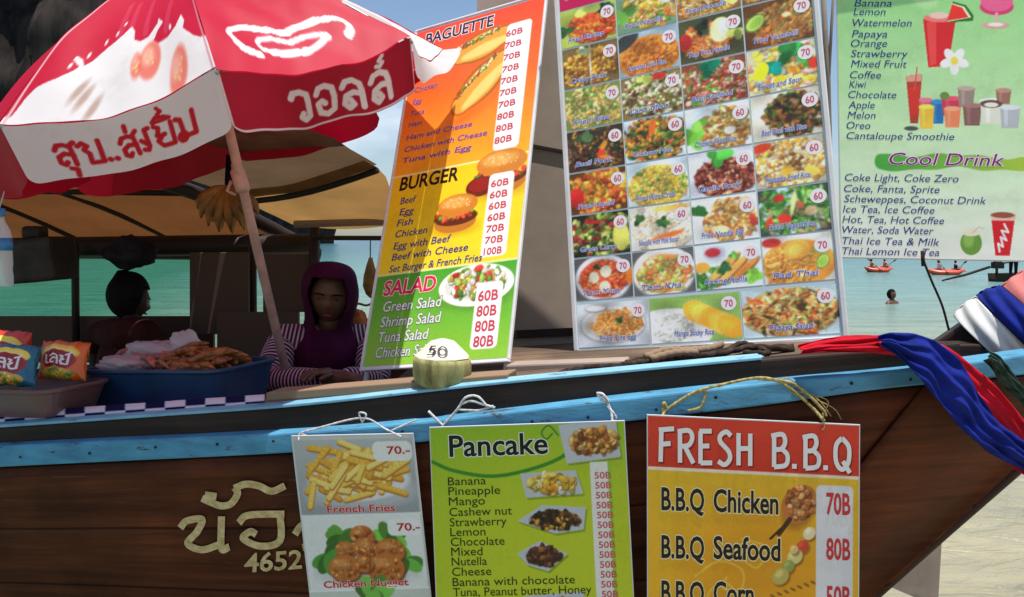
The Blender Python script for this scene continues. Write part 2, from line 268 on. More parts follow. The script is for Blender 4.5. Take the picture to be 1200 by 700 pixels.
# ------------------------------------------------------------------ painting a printed face (colours end up in the mesh)
class Cv:
    def __init__(s, w, h, bg=(255, 255, 255)):
        s.w, s.h = int(w), int(h); s.a = np.ones((s.h, s.w, 3)) * np.array(bg, float)
    def win(s, x0, y0, x1, y1):
        x0 = max(0, int(math.floor(x0))); y0 = max(0, int(math.floor(y0))); x1 = min(s.w, int(math.ceil(x1)) + 1); y1 = min(s.h, int(math.ceil(y1)) + 1)
        if x1 <= x0 or y1 <= y0: return None
        Y, X = np.mgrid[y0:y1, x0:x1]; return s.a[y0:y1, x0:x1], X + .5, Y + .5
    def mixin(s, reg, m, col): reg += (np.array(col, float) - reg) * np.clip(m, 0, 1)[..., None]
    def ell(s, cx, cy, rx, ry, col, ang=0, soft=1.0, al=1.0, clip=None):
        q = max(rx, ry) + 2; w = s.win(cx - q, cy - q, cx + q, cy + q)
        if w is None: return
        reg, X, Y = w; c, sn = math.cos(ang), math.sin(ang); x = (X - cx) * c + (Y - cy) * sn; y = -(X - cx) * sn + (Y - cy) * c
        d = (np.sqrt((x / rx) ** 2 + (y / ry) ** 2) - 1) * min(rx, ry); m = np.clip(.5 - d / soft, 0, 1) * al
        if clip is not None: m = m * clip(X, Y)
        s.mixin(reg, m, col)
    def poly(s, pts, col, al=1.0):
        P = np.array(pts, float); w = s.win(*P.min(0) - 1, *P.max(0) + 1)
        if w is None: return
        reg, X, Y = w; acc = np.zeros(X.shape)
        for ox, oy in ((-.25, -.25), (.25, -.25), (-.25, .25), (.25, .25)):
            ins = np.zeros(X.shape, bool); x, y = X + ox, Y + oy
            for (x0, y0), (x1, y1) in zip(P, np.roll(P, -1, 0)):
                if y0 == y1: continue
                ins ^= ((y0 > y) != (y1 > y)) & (x < (x1 - x0) * (y - y0) / (y1 - y0) + x0)
            acc += ins
        s.mixin(reg, acc / 4 * al, col)
    def stroke(s, pts, wd, col, al=1.0):
        P = np.array(pts, float); w = s.win(*P.min(0) - wd - 1, *P.max(0) + wd + 1)
        if w is None: return
        reg, X, Y = w; D = np.full(X.shape, 1e9)
        for (x0, y0), (x1, y1) in zip(P[:-1], P[1:]):
            dx, dy = x1 - x0, y1 - y0; t = np.clip(((X - x0) * dx + (Y - y0) * dy) / (dx * dx + dy * dy + 1e-9), 0, 1); D = np.minimum(D, np.hypot(X - x0 - t * dx, Y - y0 - t * dy))
        s.mixin(reg, np.clip(wd / 2 - D + .5, 0, 1) * al, col)
    def grad(s, x0, y0, x1, y1, c0, c1):
        w = s.win(x0, y0, x1 - 1, y1 - 1); reg, X, Y = w; t = ((Y - y0) / (y1 - y0))[..., None]; reg[:] = np.array(c0, float) * (1 - t) + np.array(c1, float) * t
    def rrect(s, x0, y0, x1, y1, r, col, al=1):
        w = s.win(x0 - 1, y0 - 1, x1 + 1, y1 + 1)
        if w is None: return
        reg, X, Y = w; qx = np.abs(X - (x0 + x1) / 2) - (x1 - x0) / 2 + r; qy = np.abs(Y - (y0 + y1) / 2) - (y1 - y0) / 2 + r
        d = np.hypot(np.maximum(qx, 0), np.maximum(qy, 0)) + np.minimum(np.maximum(qx, qy), 0) - r; s.mixin(reg, np.clip(.5 - d, 0, 1) * al, col)
    def bits(s, n, cx, cy, rx, ry, pal, size, el=1.6, power=.6, ang=None, clip=None):
        """A heap of food pieces inside an ellipse."""
        for k in range(n):
            t = random.uniform(0, 2 * math.pi); q = random.random() ** power; x = cx + rx * q * math.cos(t); y = cy + ry * q * math.sin(t)
            c = np.array(random.choice(pal), float) * random.uniform(.75, 1.18); z = random.uniform(.6, 1.3) * size; a = random.uniform(0, math.pi) if ang is None else ang + random.uniform(-.35, .35)
            e = random.uniform(1, el); s.ell(x + .25 * z, y + .4 * z, z * e, z, np.clip(c * .48, 0, 255), a, 1.6, .55, clip); s.ell(x, y, z * e * .9, z * .9, np.clip(c, 0, 255), a, 1.2, 1, clip)
            s.ell(x - .2 * z, y - .3 * z, z * e * .42, z * .35, np.clip(c * 1.25 + 25, 0, 255), a, 1.2, .6, clip)
    def leaf(s, x, y, z, col=(60, 130, 50), n=4):
        for k in range(n):
            a = random.uniform(0, 6.28); d = z * .5; s.ell(x + d * math.cos(a), y + d * math.sin(a) * .8, z * .7, z * .42, np.clip(np.array(col) * random.uniform(.65, 1.3), 0, 255), a, 1.2)
    def lime(s, x, y, r, a=0):
        s.ell(x, y, r, r * .72, (95, 140, 40), a); s.ell(x, y, r * .86, r * .58, (205, 220, 130), a); s.ell(x, y, r * .72, r * .46, (150, 190, 70), a)
    def blur(s, k=1):
        for _ in range(k):
            p = np.pad(s.a, ((1, 1), (1, 1), (0, 0)), 'edge'); s.a = (p[:-2, 1:-1] + p[2:, 1:-1] + p[1:-1, :-2] + p[1:-1, 2:] + 2 * s.a) / 6
    def grain(s, amt): s.a += rng.normal(0, amt, s.a.shape[:2])[..., None]
    def cols(s): return np.clip(s.a, 0, 255)[::-1].reshape(-1, 3)        # row 0 = bottom

# ------------------------------------------------------------------ text
_fc = bpy.data.curves.new('lettering_source', 'FONT'); _fo = bpy.data.objects.new('lettering_source', _fc)
TXT = {}
def text_geo(body, bold=0.0, shear=0.0, spacing=1.0):
    k = (body, bold, shear, spacing)
    if k not in TXT:
        COL.objects.link(_fo); _fc.body = body; _fc.offset = bold; _fc.shear = shear; _fc.space_character = spacing; _fc.resolution_u = 3; _fc.align_x = 'LEFT'
        dg = bpy.context.evaluated_depsgraph_get(); dg.update(); me = bpy.data.meshes.new_from_object(_fo.evaluated_get(dg))
        V = np.zeros(len(me.vertices) * 3); me.vertices.foreach_get('co', V); F = [list(p.vertices) for p in me.polygons]; bpy.data.meshes.remove(me); COL.objects.unlink(_fo)
        V = V.reshape(-1, 3)[:, :2]; TXT[k] = (V - [V[:, 0].min(), 0] if len(V) else V, F)
    return TXT[k]
def stroke_geo(lines, wd):
    """Thick polylines as flat strips with mitred bends; column 2 of V is the stroke's own layer."""
    V, F = [], []
    for li, L in enumerate(lines):
        P = np.array(L, float); n = len(P); b = len(V)
        for i in range(n):
            a = P[min(i + 1, n - 1)] - P[max(i - 1, 0)] if 0 < i < n - 1 else (P[1] - P[0] if i == 0 else P[-1] - P[-2])
            a = a / (np.linalg.norm(a) + 1e-9); k = 1.0
            if 0 < i < n - 1:
                e = P[i] - P[i - 1]; e = e / (np.linalg.norm(e) + 1e-9); k = 1 / max(.55, abs(e @ a))
            nn_ = np.array([-a[1], a[0]]) * wd / 2 * k; V += [(*(P[i] - nn_), li), (*(P[i] + nn_), li)]
        F += [[b + 2 * i, b + 2 * i + 2, b + 2 * i + 3, b + 2 * i + 1] for i in range(n - 1)]
    return np.array(V), F
# ------------------------------------------------------------------ flat boards: four picture corners, a plane, and a map from (u, v) to the plane
class Board:
    def __init__(s, name, label, cat, corners, pt, normal, group=None):
        s.n = Vector(normal).normalized(); s.pt = Vector(pt); A, b = [], []
        for (u, v), (x, y) in zip(((0, 1), (1, 1), (1, 0), (0, 0)), corners):
            A.append([u, v, 1, 0, 0, 0, -u * x, -v * x]); b.append(x); A.append([0, 0, 0, u, v, 1, -u * y, -v * y]); b.append(y)
        s.H = np.append(np.linalg.solve(A, b), 1).reshape(3, 3); s.name = name
        s.wd = (s.p(1, .5) - s.p(0, .5)).length; s.ht = (s.p(.5, 1) - s.p(.5, 0)).length; s.asp = s.wd / s.ht
        s.root = thing(name, label, cat, s.p(.5, 0, -.01), group)
    def px(s, x, y):                       # picture point -> (u, v)
        q = np.linalg.inv(s.H) @ [x, y, 1]; return q[0] / q[2], q[1] / q[2]
    def p(s, u, v, off=0.0):
        q = s.H @ [u, v, 1]; d = ray(q[0] / q[2], q[1] / q[2]); return EYE + d * ((s.pt - EYE).dot(s.n) / d.dot(s.n)) + s.n * off
    def many(s, UV, off=0.0):
        UV = np.asarray(UV, float); q = np.c_[UV, np.ones(len(UV))] @ s.H.T; x, y = q[:, 0] / q[:, 2], q[:, 1] / q[:, 2]
        off = np.asarray(off, float).reshape(-1, 1) if np.ndim(off) else off; D = np.c_[(x - CX) / FPX, np.zeros(len(x)), np.zeros(len(x))] + ((CY - y) / FPX)[:, None] * np.array(UPV) + np.array(FWD)
        k = (s.pt - EYE).dot(s.n) / (D @ np.array(s.n)); return np.array(EYE) + D * k[:, None] + np.array(s.n) * off
    def panel(s, mat, thick=.008, name='panel'):
        m = MB(); m.prism([s.p(0, 0), s.p(1, 0), s.p(1, 1), s.p(0, 1)], -s.n * thick); return m.build(name, mat, s.root)
    def picture(s, cv, rect, name='printed_face', off=.0006, mat=None, parent=None):
        u0, v0, u1, v1 = rect; U, Vv = np.meshgrid(np.linspace(u0, u1, cv.w), np.linspace(v0, v1, cv.h)); P = s.many(np.c_[U.ravel(), Vv.ravel()], off)
        i = np.arange(cv.w * cv.h).reshape(cv.h, cv.w); F = np.stack([i[:-1, :-1], i[:-1, 1:], i[1:, 1:], i[1:, :-1]], -1).reshape(-1, 4)
        return mesh(name, P, F, mat or M['prt'], parent or s.root, cols=cv.cols())
    def flat(s, V, F, off, mat, name, parent=None):
        return mesh(name, s.many(V, off), F, mat, parent or s.root)
    def words(s, items, rgb, name='lettering', off=.0015, parent=None, bg=None, grow=.03):
        """One mesh per line of text. items: (text, u, v baseline, height in v, bold, shear, max width in u or None, align); bg adds an outline in a second ink."""
        for it in items:
            t, u, v, h = it[:4]; bold = it[4] if len(it) > 4 else 0; sh = it[5] if len(it) > 5 else 0; wmax = it[6] if len(it) > 6 else None; al = it[7] if len(it) > 7 else 'L'
            V, F = text_geo(t, bold, sh)
            if not len(V): continue
            k = h / .72; w = V[:, 0].max() * k / s.asp; kx = k / s.asp
            if wmax: kx = kx * wmax / w; w = wmax
            x0 = u - (w / 2 if al == 'C' else w if al == 'R' else 0); P = s.many(np.c_[x0 + V[:, 0] * kx, v + V[:, 1] * k], off); nf = len(F)
            if bg is not None:
                V2, F2 = text_geo(t, bold + grow, sh); P2 = s.many(np.c_[x0 + (V2[:, 0] - grow) * kx, v + V2[:, 1] * k], off - .0003); F = F + [[i + len(P) for i in f] for f in F2]; P = np.vstack([P, P2])
            o = mesh(name, P, F, inkm(rgb), parent or s.root)
            if bg is not None:
                o.data.materials.append(inkm(bg)); o.data.polygons.foreach_set('material_index', [0] * nf + [1] * (len(F) - nf))
    def frame(s, mat, w=.012, d=.016):
        m = MB(); c = [s.p(0, 0), s.p(1, 0), s.p(1, 1), s.p(0, 1)]
        for i in range(4):
            a, b = c[i], c[(i + 1) % 4]; e = (b - a).normalized(); q = s.n.cross(e); inset = 0 if i % 2 else w / 2
            m.box((a + b) / 2 - s.n * .002, ((b - a).length + (w if i % 2 == 0 else -w - .001), w, d), (e, q, s.n))
        return m.build('frame', mat, s.root, bevel=.002)
def camdir(x, y, z): return (Vector((1, 0, 0)) * x + UPV * y + FWD * z).normalized()
# ------------------------------------------------------------------ SETTING: sea, seabed, cliff
def sea_mat():
    m, n, l, b = newmat('sea_water')
    g = n.new('ShaderNodeNewGeometry'); sp = n.new('ShaderNodeSeparateXYZ'); l.new(g.outputs['Position'], sp.inputs[0])
    zz = n.new('ShaderNodeTexNoise'); zz.inputs['Scale'].default_value = .12; zz.inputs['Detail'].default_value = 5; l.new(g.outputs['Position'], zz.inputs['Vector'])
    ma = n.new('ShaderNodeMath'); ma.operation = 'MULTIPLY_ADD'; ma.inputs[1].default_value = 3.0; l.new(zz.outputs[0], ma.inputs[0])
    lg = n.new('ShaderNodeMath'); lg.operation = 'LOGARITHM'; lg.inputs[1].default_value = 10; mxx = n.new('ShaderNodeMath'); mxx.operation = 'MAXIMUM'; mxx.inputs[1].default_value = 1.0
    l.new(sp.outputs[1], ma.inputs[2]); l.new(ma.outputs[0], mxx.inputs[0]); l.new(mxx.outputs[0], lg.inputs[0])
    mr = n.new('ShaderNodeMapRange'); mr.inputs[1].default_value = .5; mr.inputs[2].default_value = 2.7; l.new(lg.outputs[0], mr.inputs[0])
    r = n.new('ShaderNodeValToRGB'); e = r.color_ramp.elements
    stops = [(.0, (.33, .295, .19)), (.17, (.30, .28, .185)), (.30, (.23, .275, .20)), (.42, (.15, .265, .23)), (.55, (.105, .225, .215)), (.68, (.065, .155, .18)), (1.0, (.035, .10, .15))]
    e[0].position, e[0].color = stops[0][0], (*stops[0][1], 1); e[1].position, e[1].color = stops[-1][0], (*stops[-1][1], 1)
    for p_, c_ in stops[1:-1]: q = e.new(p_); q.color = (*c_, 1)
    l.new(mr.outputs[0], r.inputs[0])
    # green reflection of the cliff painted into the water colour on the left
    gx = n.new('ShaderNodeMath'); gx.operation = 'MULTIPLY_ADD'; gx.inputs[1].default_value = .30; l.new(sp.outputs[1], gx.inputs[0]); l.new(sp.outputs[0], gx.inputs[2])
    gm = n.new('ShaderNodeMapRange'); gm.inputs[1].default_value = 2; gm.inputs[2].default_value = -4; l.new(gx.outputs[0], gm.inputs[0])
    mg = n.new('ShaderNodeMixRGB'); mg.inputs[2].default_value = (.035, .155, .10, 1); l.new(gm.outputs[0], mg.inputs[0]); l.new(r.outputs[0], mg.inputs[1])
    # streaky lighter and darker patches
    mp_ = n.new('ShaderNodeMapping'); mp_.inputs['Scale'].default_value = (.25, 1, 1); l.new(g.outputs['Position'], mp_.inputs[0])
    z2 = n.new('ShaderNodeTexNoise'); z2.inputs['Scale'].default_value = 1.3; z2.inputs['Detail'].default_value = 8; z2.inputs['Roughness'].default_value = .7; l.new(mp_.outputs[0], z2.inputs['Vector'])
    r2 = n.new('ShaderNodeValToRGB'); r2.color_ramp.elements[0].position = .35; r2.color_ramp.elements[1].position = .65; r2.color_ramp.elements[0].color = (.72, .75, .76, 1); r2.color_ramp.elements[1].color = (1.22, 1.18, 1.14, 1); l.new(z2.outputs[0], r2.inputs[0])
    mm = n.new('ShaderNodeMixRGB'); mm.blend_type = 'MULTIPLY'; mm.inputs[0].default_value = 1; l.new(mg.outputs[0], mm.inputs[1]); l.new(r2.outputs[0], mm.inputs[2]); l.new(mm.outputs[0], b.inputs['Base Color'])
    b.inputs['Roughness'].default_value = .22; b.inputs['IOR'].default_value = 1.33; b.inputs['Specular IOR Level'].default_value = .35
    mp2 = n.new('ShaderNodeMapping'); mp2.inputs['Scale'].default_value = (.55, 1, 1); l.new(g.outputs['Position'], mp2.inputs[0])
    z3 = n.new('ShaderNodeTexNoise'); z3.inputs['Scale'].default_value = 5.5; z3.inputs['Detail'].default_value = 5; z3.inputs['Distortion'].default_value = .8; l.new(mp2.outputs[0], z3.inputs['Vector'])
    bp = n.new('ShaderNodeBump'); bp.inputs['Strength'].default_value = .9; bp.inputs['Distance'].default_value = .11; l.new(z3.outputs[0], bp.inputs['Height']); l.new(bp.outputs[0], b.inputs['Normal'])
    return m
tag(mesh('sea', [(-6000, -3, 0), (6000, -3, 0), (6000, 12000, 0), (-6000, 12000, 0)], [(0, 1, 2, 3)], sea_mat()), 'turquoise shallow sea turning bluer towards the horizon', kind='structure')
tag(mesh('seabed', [(-6000, -60, -.45), (6000, -60, -.45), (6000, 12000, -.45), (-6000, 12000, -.45)], [(0, 1, 2, 3)], pm('sand', (.42, .35, .24), .9, .15, 3, .2)), 'pale sand under the shallow water', kind='structure')
tag(mesh('beach', [(-40, -60, .02), (40, -60, .02), (40, -2.0, .02), (-40, -2.0, .02)], [(0, 1, 2, 3)], pm('beach_sand', (.42, .35, .24), .9, .15, 3, .2)), 'pale sand beach', kind='structure')
rows = []
for j in range(46):
    row = []
    for i in range(70):
        px = -700 + i * 13; z = -2 + j * 2.4; Y = 150 + 12 * wn3((px * .012, j * .12, 0)) + 4 * wn3((px * .05, j * .3, 2)) + 2.2 * wn3((px * .14, j * .5, 5)) + (j * .35)
        if i > 58: Y += (i - 58) ** 2 * 1.2
        row.append(((px - 600) / 1000 * 150 + 2 * wn3((j * .4, px * .02, 1)), Y, z))
    rows.append(row)
tag(sheet('cliff', rows, pm('limestone', (.042, .034, .030), .95, .7, .16, .9, .05, (1.6, 1, .16), dirt=(.007, .006, .006)), flip=False), 'dark limestone cliff behind the parasol', kind='structure')

# ------------------------------------------------------------------ THE LONGTAIL BOAT
def curve1(tab):
    xs = np.array([t[0] for t in tab], float); ys = np.array([t[1:] for t in tab], float)
    def f(x):
        i = int(np.clip(np.searchsorted(xs, x) - 1, 0, len(xs) - 2)); t = (x - xs[i]) / (xs[i + 1] - xs[i])
        a = ys[i]; b = ys[i + 1]; m0 = (ys[i + 1] - ys[max(i - 1, 0)]) / (xs[i + 1] - xs[max(i - 1, 0)]) * (xs[i + 1] - xs[i]); m1 = (ys[min(i + 2, len(xs) - 1)] - ys[i]) / (xs[min(i + 2, len(xs) - 1)] - xs[i]) * (xs[i + 1] - xs[i])
        t2, t3 = t * t, t * t * t; return (2 * t3 - 3 * t2 + 1) * a + (t3 - 2 * t2 + t) * m0 + (-2 * t3 + 3 * t2) * b + (t3 - t2) * m1
    return f
railY = curve1([(-500, 3.05), (-200, 2.86), (0, 2.70), (343, 2.44), (560, 2.30), (740, 2.23), (900, 2.19), (1030, 2.20), (1120, 2.26), (1200, 2.36), (1300, 2.55)])
railT = curve1([(-500, 556), (-200, 538), (0, 523), (343, 507), (490, 495), (740, 466), (900, 449), (1030, 437), (1120, 427), (1200, 416), (1300, 402)])
railB = curve1([(-500, 578), (-200, 561), (0, 548), (343, 531), (490, 519), (740, 494), (900, 475), (1030, 457), (1120, 448), (1200, 440), (1300, 430)])
washT = curve1([(-500, 527), (-200, 511), (0, 498), (200, 484), (350, 473), (560, 450), (760, 431), (900, 418), (1000, 410), (1080, 404), (1140, 398)])
boat = thing('longtail_boat', 'brown wooden longtail boat with a sky blue rail, carrying menu boards under a canopy', 'boat', at(560, 700, 2.7) * 1)
boat.location.z = -.1; ORIG[boat.name] = Vector(boat.location)
AX = Vector((math.cos(R(27)), -math.sin(R(27)), 0)).normalized()      # towards the bow
stemL = curve1([(-200, 1600), (0, 1195)])
# hull side: rows from the rail down to the waterline, columns along the boat, ending on the slanting stem
STEM = [(1330, 424), (1262, 487), (1195, 546), (1110, 620), (1020, 700), (940, 772), (860, 845), (790, 915)]
cols_px = list(np.linspace(-480, 960, 60))
hp = []
NR = 26
stemY = curve1([(0, 2.60), (1, 2.62)])
for j in range(NR):
    w = j / (NR - 1); row = []
    q = w * (len(STEM) - 1); i0 = min(int(q), len(STEM) - 2); f = q - i0
    sx, sy = [STEM[i0][k] * (1 - f) + STEM[i0 + 1][k] * f for k in (0, 1)]
    sY = 2.56 - .02 * w
    for px in np.linspace(-480, 1330, 90):
        # station line fans from vertical amidships to the stem slope at the bow
        e = max(0.0, (px - 500) / 830.0)
        Y0 = float(railY(min(px, 1300))[0]); top = at(px, float(railB(min(px, 1300))[0]), Y0)
        bx = px; zb = -.3
        depth = top.z - zb
        flare = .46 * (w ** 1.25)
        vert = Vector((top.x + .05 * w, top.y + flare * (1 - .55 * min(e, 1)), top.z - depth * w))
        st = at(sx, sy, sY)
        k = e ** 1.7
        # towards the bow the station slides along to the stem
        if e > 0:
            base = at(500, 0, 2.3).x; frac = (top.x - base) / (at(1330, 424, 2.56).x - base)
            mid0 = at(500, float(railB(500)[0]), float(railY(500)[0])); mv = Vector((mid0.x + .05 * w, mid0.y + flare, mid0.z - (mid0.z - zb) * w))
            lin_ = mv.lerp(st, frac); curve = Vector((0, top.y - mid0.lerp(at(1330, 424, 2.56), frac).y, 0)) * (1 - w * .6)
            zc = top.z - mid0.lerp(at(1330, 424, 2.56), frac).z
            vert = lin_ + curve + Vector((0, 0, zc * (1 - w) ** 2))
        row.append(vert)
    hp.append(row)
hull = sheet('hull', hp, M['hull'], boat, thick=.03, flip=True)
HB = BVHTree.FromPolygons([tuple(Vector(v.co) + ORIG[boat.name]) for v in hull.data.vertices], [tuple(p.vertices) for p in hull.data.polygons])
def on_hull(px, py, off=.019):
    d = ray(px, py).normalized(); h = HB.ray_cast(EYE, d)
    return (h[0] - d * off) if h[0] is not None else at(px, py, 2.4)
# far side: mirror of the near sheer across the axis
C0 = at(1290, 470, 2.56)
beam = curve1([(-5, 2.5), (-3, 2.4), (-1.6, 2.1), (-.5, 1.55), (.3, .98), (.9, .52), (1.3, .30), (1.8, .0), (2.6, 0)])
def mirror(p): return Vector((p.x, p.y, p.z)) + Vector((.10, .995, 0)) * float(beam(min(max(p.x, -4.9), 2.5))[0])
fs = []
for j in range(8):
    w = j / 7; fs.append([mirror(hp[int(w * (NR - 1))][i]) for i in range(0, 90, 2)])
sheet('far_side', fs, M['hull'], boat, thick=.03)
def rail(fT, fB, x0, x1, proud, depth, name, mat, bev=.006, n=60, far=False):
    rows = []
    for px in np.linspace(x0, x1, n):
        Y = float(railY(px)[0]); a, b = at(px, float(fT(px)[0]), Y - proud), at(px, float(fB(px)[0]), Y - proud); a2 = Vector((a.x, a.y + depth, a.z + .004)); b2 = Vector((b.x, b.y + depth, b.z))
        rows.append([b2, b, a, a2, b2])
    if far: rows = [[mirror(p) for p in r][::-1] for r in rows]
    P = [list(c) for c in zip(*rows)]
    o = sheet(name, P, mat, boat, smooth=False); fix_normals(o)
    m = o.modifiers.new('bevel', 'BEVEL'); m.width = bev; m.segments = 2; m.limit_method = 'ANGLE'; return o
rub = rail(railT, railB, -480, 1215, .035, .075, 'rub_rail', M['blue'])
rail(railT, railB, -480, 1215, .035, .075, 'far_rail', M['dark'], far=True)
nails = MB()
for px in list(range(-40, 1090, 74)):
    Y = float(railY(px)[0]); py = (float(railT(px)[0]) + float(railB(px)[0])) / 2 + random.uniform(-3, 5); c = at(px + random.uniform(-12, 12), py, Y - .0365)
    nails.lathe(c, [(.0045, 0), (.004, .002)], 8, Vector((0, -1, 0)))
nails.build('nail', M['box'], rub)
rail(lambda x: washT(x) + 3, lambda x: railT(x) + 2, -480, 1125, -.012, .03, 'washboard', M['dark'])
rail(washT, lambda x: washT(x) + 3.4, -480, 893, -.006, .045, 'cap_strip', M['pblue'], .002)
# prow post: thick timber in the centre plane
PN = Vector((-AX.y, AX.x, 0))
def cp(px, py):                     # picture point on the boat's centre plane
    d = ray(px, py); return EYE + d * ((C0 - EYE).dot(PN) / d.dot(PN))
pr = MB(); pts = [cp(*q) for q in [(1040, 425), (1096, 399), (1128, 377), (1168, 345), (1230, 302), (1310, 228), (1400, 140), (1470, 96), (1490, 150), (1450, 270), (1400, 350), (1332, 420), (1262, 486), (1195, 546), (1150, 500)]]
pr.prism([p - PN * .075 for p in pts], PN * .15); prow = pr.build('prow_post', M['post'], boat, bevel=.012)
# bow cheek plank: the redder planking left of the stem, laid over the hull
CHT = [(1078, 462), (1190, 446), (1320, 432)]; 
grid = []
for j in range(18):
    v = j / 17; row = []
    for i in range(18):
        u = i / 17
        lx, ly = 1084 + (760 - 1084) * v, 452 + (846 - 452) * v     # seam line
        rx, ry = 1318 + (868 - 1318) * v, 430 + (838 - 430) * v      # just inside the stem
        row.append(on_hull(lx + (rx - lx) * u, ly + (ry - ly) * u, .034))
    grid.append(row)
sheet('bow_plank', grid, M['bow'], boat, thick=.008)
# keel plank: stem edge strip
st = MB(); st.tube([at(x, y, 2.548) for x, y in STEM], .02, 8); st.build('stem_band', M['post'], boat, smooth=True)
# decks
def inner(px, dz, dy=.035): p = at(px, float(washT(min(px, 1130))[0]) + 6, float(railY(px)[0]) + dy); return Vector((p.x, p.y, p.z + dz))
dk = []
for px in np.linspace(430, 1090, 30):
    a = inner(px, -.03); b = mirror(a); dk.append([a.lerp(b, t) + Vector((0, 0, .03 * math.sin(math.pi * t))) for t in np.linspace(0, 1, 10)])
sheet('foredeck', [list(c) for c in zip(*dk)], M['deck'], boat, thick=.025)
dk = []
for px in np.linspace(-470, 425, 30):
    a = inner(px, -.52, .25); b = mirror(a); dk.append([a.lerp(b, t) for t in np.linspace(0, 1, 6)])
sheet('floor_boards', [list(c) for c in zip(*dk)], M['deck'], boat, thick=.02)
dk = []
for px in np.linspace(-470, 318, 20):
    a = inner(px, -.02, .04); dk.append([a + (Vector((-AX.y, AX.x, 0)) * q) for q in (0, .2, .42, .62)])
sheet('counter_shelf', [list(c) for c in zip(*dk)], M['pale'], boat, thick=.02)
bl = MB()   # pale plank lying inside the gunwale
a, b = at(322, 462, 2.56), at(600, 441, 2.36); e = (b - a).normalized(); bl.box((a + b) / 2, ((b - a).length, .10, .026), (e, e.cross(Vector((0, 0, 1))).normalized() * -1, Vector((0, 0, 1))))
pk = bl.build('gunwale_plank', M['pale'], boat, bevel=.004)
# far-side upper planking and bulkhead boards
up = MB()
def wall(x0, y0, x1, y1, Y, th=.03, dY=0):
    c = [at(x0, y1, Y), at(x1, y1, Y + dY), at(x1, y0, Y + dY), at(x0, y0, Y)]; up.prism(c, (0, th, 0))
wall(-150, 371, 250, 425, 4.9); up.build('far_washboard', M['bulk'], boat)
up = MB(); a, b = at(292, 468, 3.27), at(470, 466, 3.12); e = (b - a).normalized(); up.box((a + b) / 2 - Vector((0, 0, .03)), ((b - a).length, .22, .03), (e, Vector((-e.y, e.x, 0)).normalized(), Vector((0, 0, 1)))); up.build('thwart', M['pale'], boat, bevel=.004)
for (x0, y0, x1, y1, Y) in ((222, 296, 291, 392, 4.7), (308, 298, 366, 366, 4.75), (254, 366, 350, 430, 4.6)):
    up = MB(); wall(x0, y0, x1, y1, Y); up.build('bulkhead_board', M['bulk'], boat, bevel=.004)
# lettering on the hull
LET = [[(616, 464), (638, 440), (690, 434), (674, 476), (642, 516), (690, 538), (752, 520)], [(757, 424), (757, 532), (784, 528)], [(816, 446), (850, 420), (972, 416)], [(957, 412), (957, 506), (892, 526), (832, 500), (856, 476), (876, 486)], [(690, 362), (722, 376), (756, 388), (790, 380), (812, 346), (802, 326)], [(800, 328), (840, 314), (885, 320), (928, 338), (974, 320)], [(700, 350), (740, 356)], [(1008, 486), (1030, 456), (1070, 440)], [(1062, 436), (1056, 522), (1034, 530)]]
V, F = [], []
sv, sf = stroke_geo([spline(L, 7 * len(L)).tolist() if len(L) > 2 else L for L in LET], 24)
V += [on_hull(a / 2.917, 460 + b / 2.917, .030 + .0004 * c) for a, b, c in sv]; F += sf
tv, tf = text_geo('4652', .02)
o = len(V); V += [on_hull(286 + x * 34 + y * 1, 671 - y * 31 - x * 2.5, .032) for x, y in tv]; F += [[i + o for i in f] for f in tf]
fix_normals(mesh('lettering', V, F, M['gold'], boat))

# ------------------------------------------------------------------ the boat's canopy
def station(pts, n=14): return [at(*q) for q in spline(pts, n)]
A_ = station([(466, 262, 4.62), (450, 204, 4.1), (402, 172, 3.72), (330, 142, 3.35), (258, 118, 3.0)])
B_ = station([(342, 263, 5.0), (292, 238, 4.75), (235, 218, 4.55), (160, 195, 4.2), (40, 165, 3.8)])
for nm_, k0, k1, mt in (('awning', 0, 5, 'awn'), ('awning', 4, 13, 'tarp2')):
    rows = []
    for t in np.linspace(0, 1, 18):
        r_ = [a.lerp(b, t) for a, b in zip(A_[k0:k1 + 1], B_[k0:k1 + 1])]
        rows.append([p + Vector((0, 0, -.035 * math.sin(math.pi * t) + .014 * wn3(p, 6) + (.012 if mt == 'tarp2' else 0))) for p in r_])
    sheet(nm_, rows, M[mt], boat)
hoop = MB(); hoop.tube([p - Vector((0, 0, .03)) for p in station([(372, 292, 5.2), (300, 252, 4.9), (235, 222, 4.6), (160, 198, 4.25), (60, 180, 3.9), (-60, 178, 3.6)], 20)], .04, 8); hoop.build('canopy_hoop', M['dark'], boat, smooth=True)
hoop = MB(); hoop.tube([A_[4].lerp(B_[4], t) - Vector((0, 0, .02 + .03 * math.sin(math.pi * t))) for t in np.linspace(0, 1, 8)], .016, 8); hoop.build('canopy_pole', M['dark'], boat, smooth=True)
D_ = station([(372, 288, 5.25), (300, 250, 4.95), (235, 220, 4.65), (160, 196, 4.3), (60, 178, 3.95), (-60, 176, 3.65)], 16)
E_ = station([(-60, 287, 6.3), (-170, 240, 5.9), (-260, 215, 5.6), (-340, 200, 5.3), (-430, 190, 5.0), (-560, 190, 4.7)], 16)
rows = [[a.lerp(b, t) + Vector((0, 0, -.025 * math.sin(math.pi * ((t * 5) % 1)) + .01 * wn3(a.lerp(b, t), 5))) for a, b in zip(D_, E_)] for t in np.linspace(0, 1, 26)]
sheet('canopy', rows, M['tarp'], boat)
cp_ = MB()
def pole(p, q, r): cp_.tube([p, p.lerp(q, .5), q], r, 8)
pole(D_[0] - Vector((0, 0, .05)), E_[0] - Vector((0, 0, .05)), .045)
cp_.build('eave_beam', M['dark'], boat, smooth=True)
for i in (6, 9):
    cp_ = MB(); pole(D_[i] - Vector((0, 0, .03)), E_[i] - Vector((0, 0, .03)), .018); cp_.build('canopy_pole', M['dark'], boat, smooth=True)
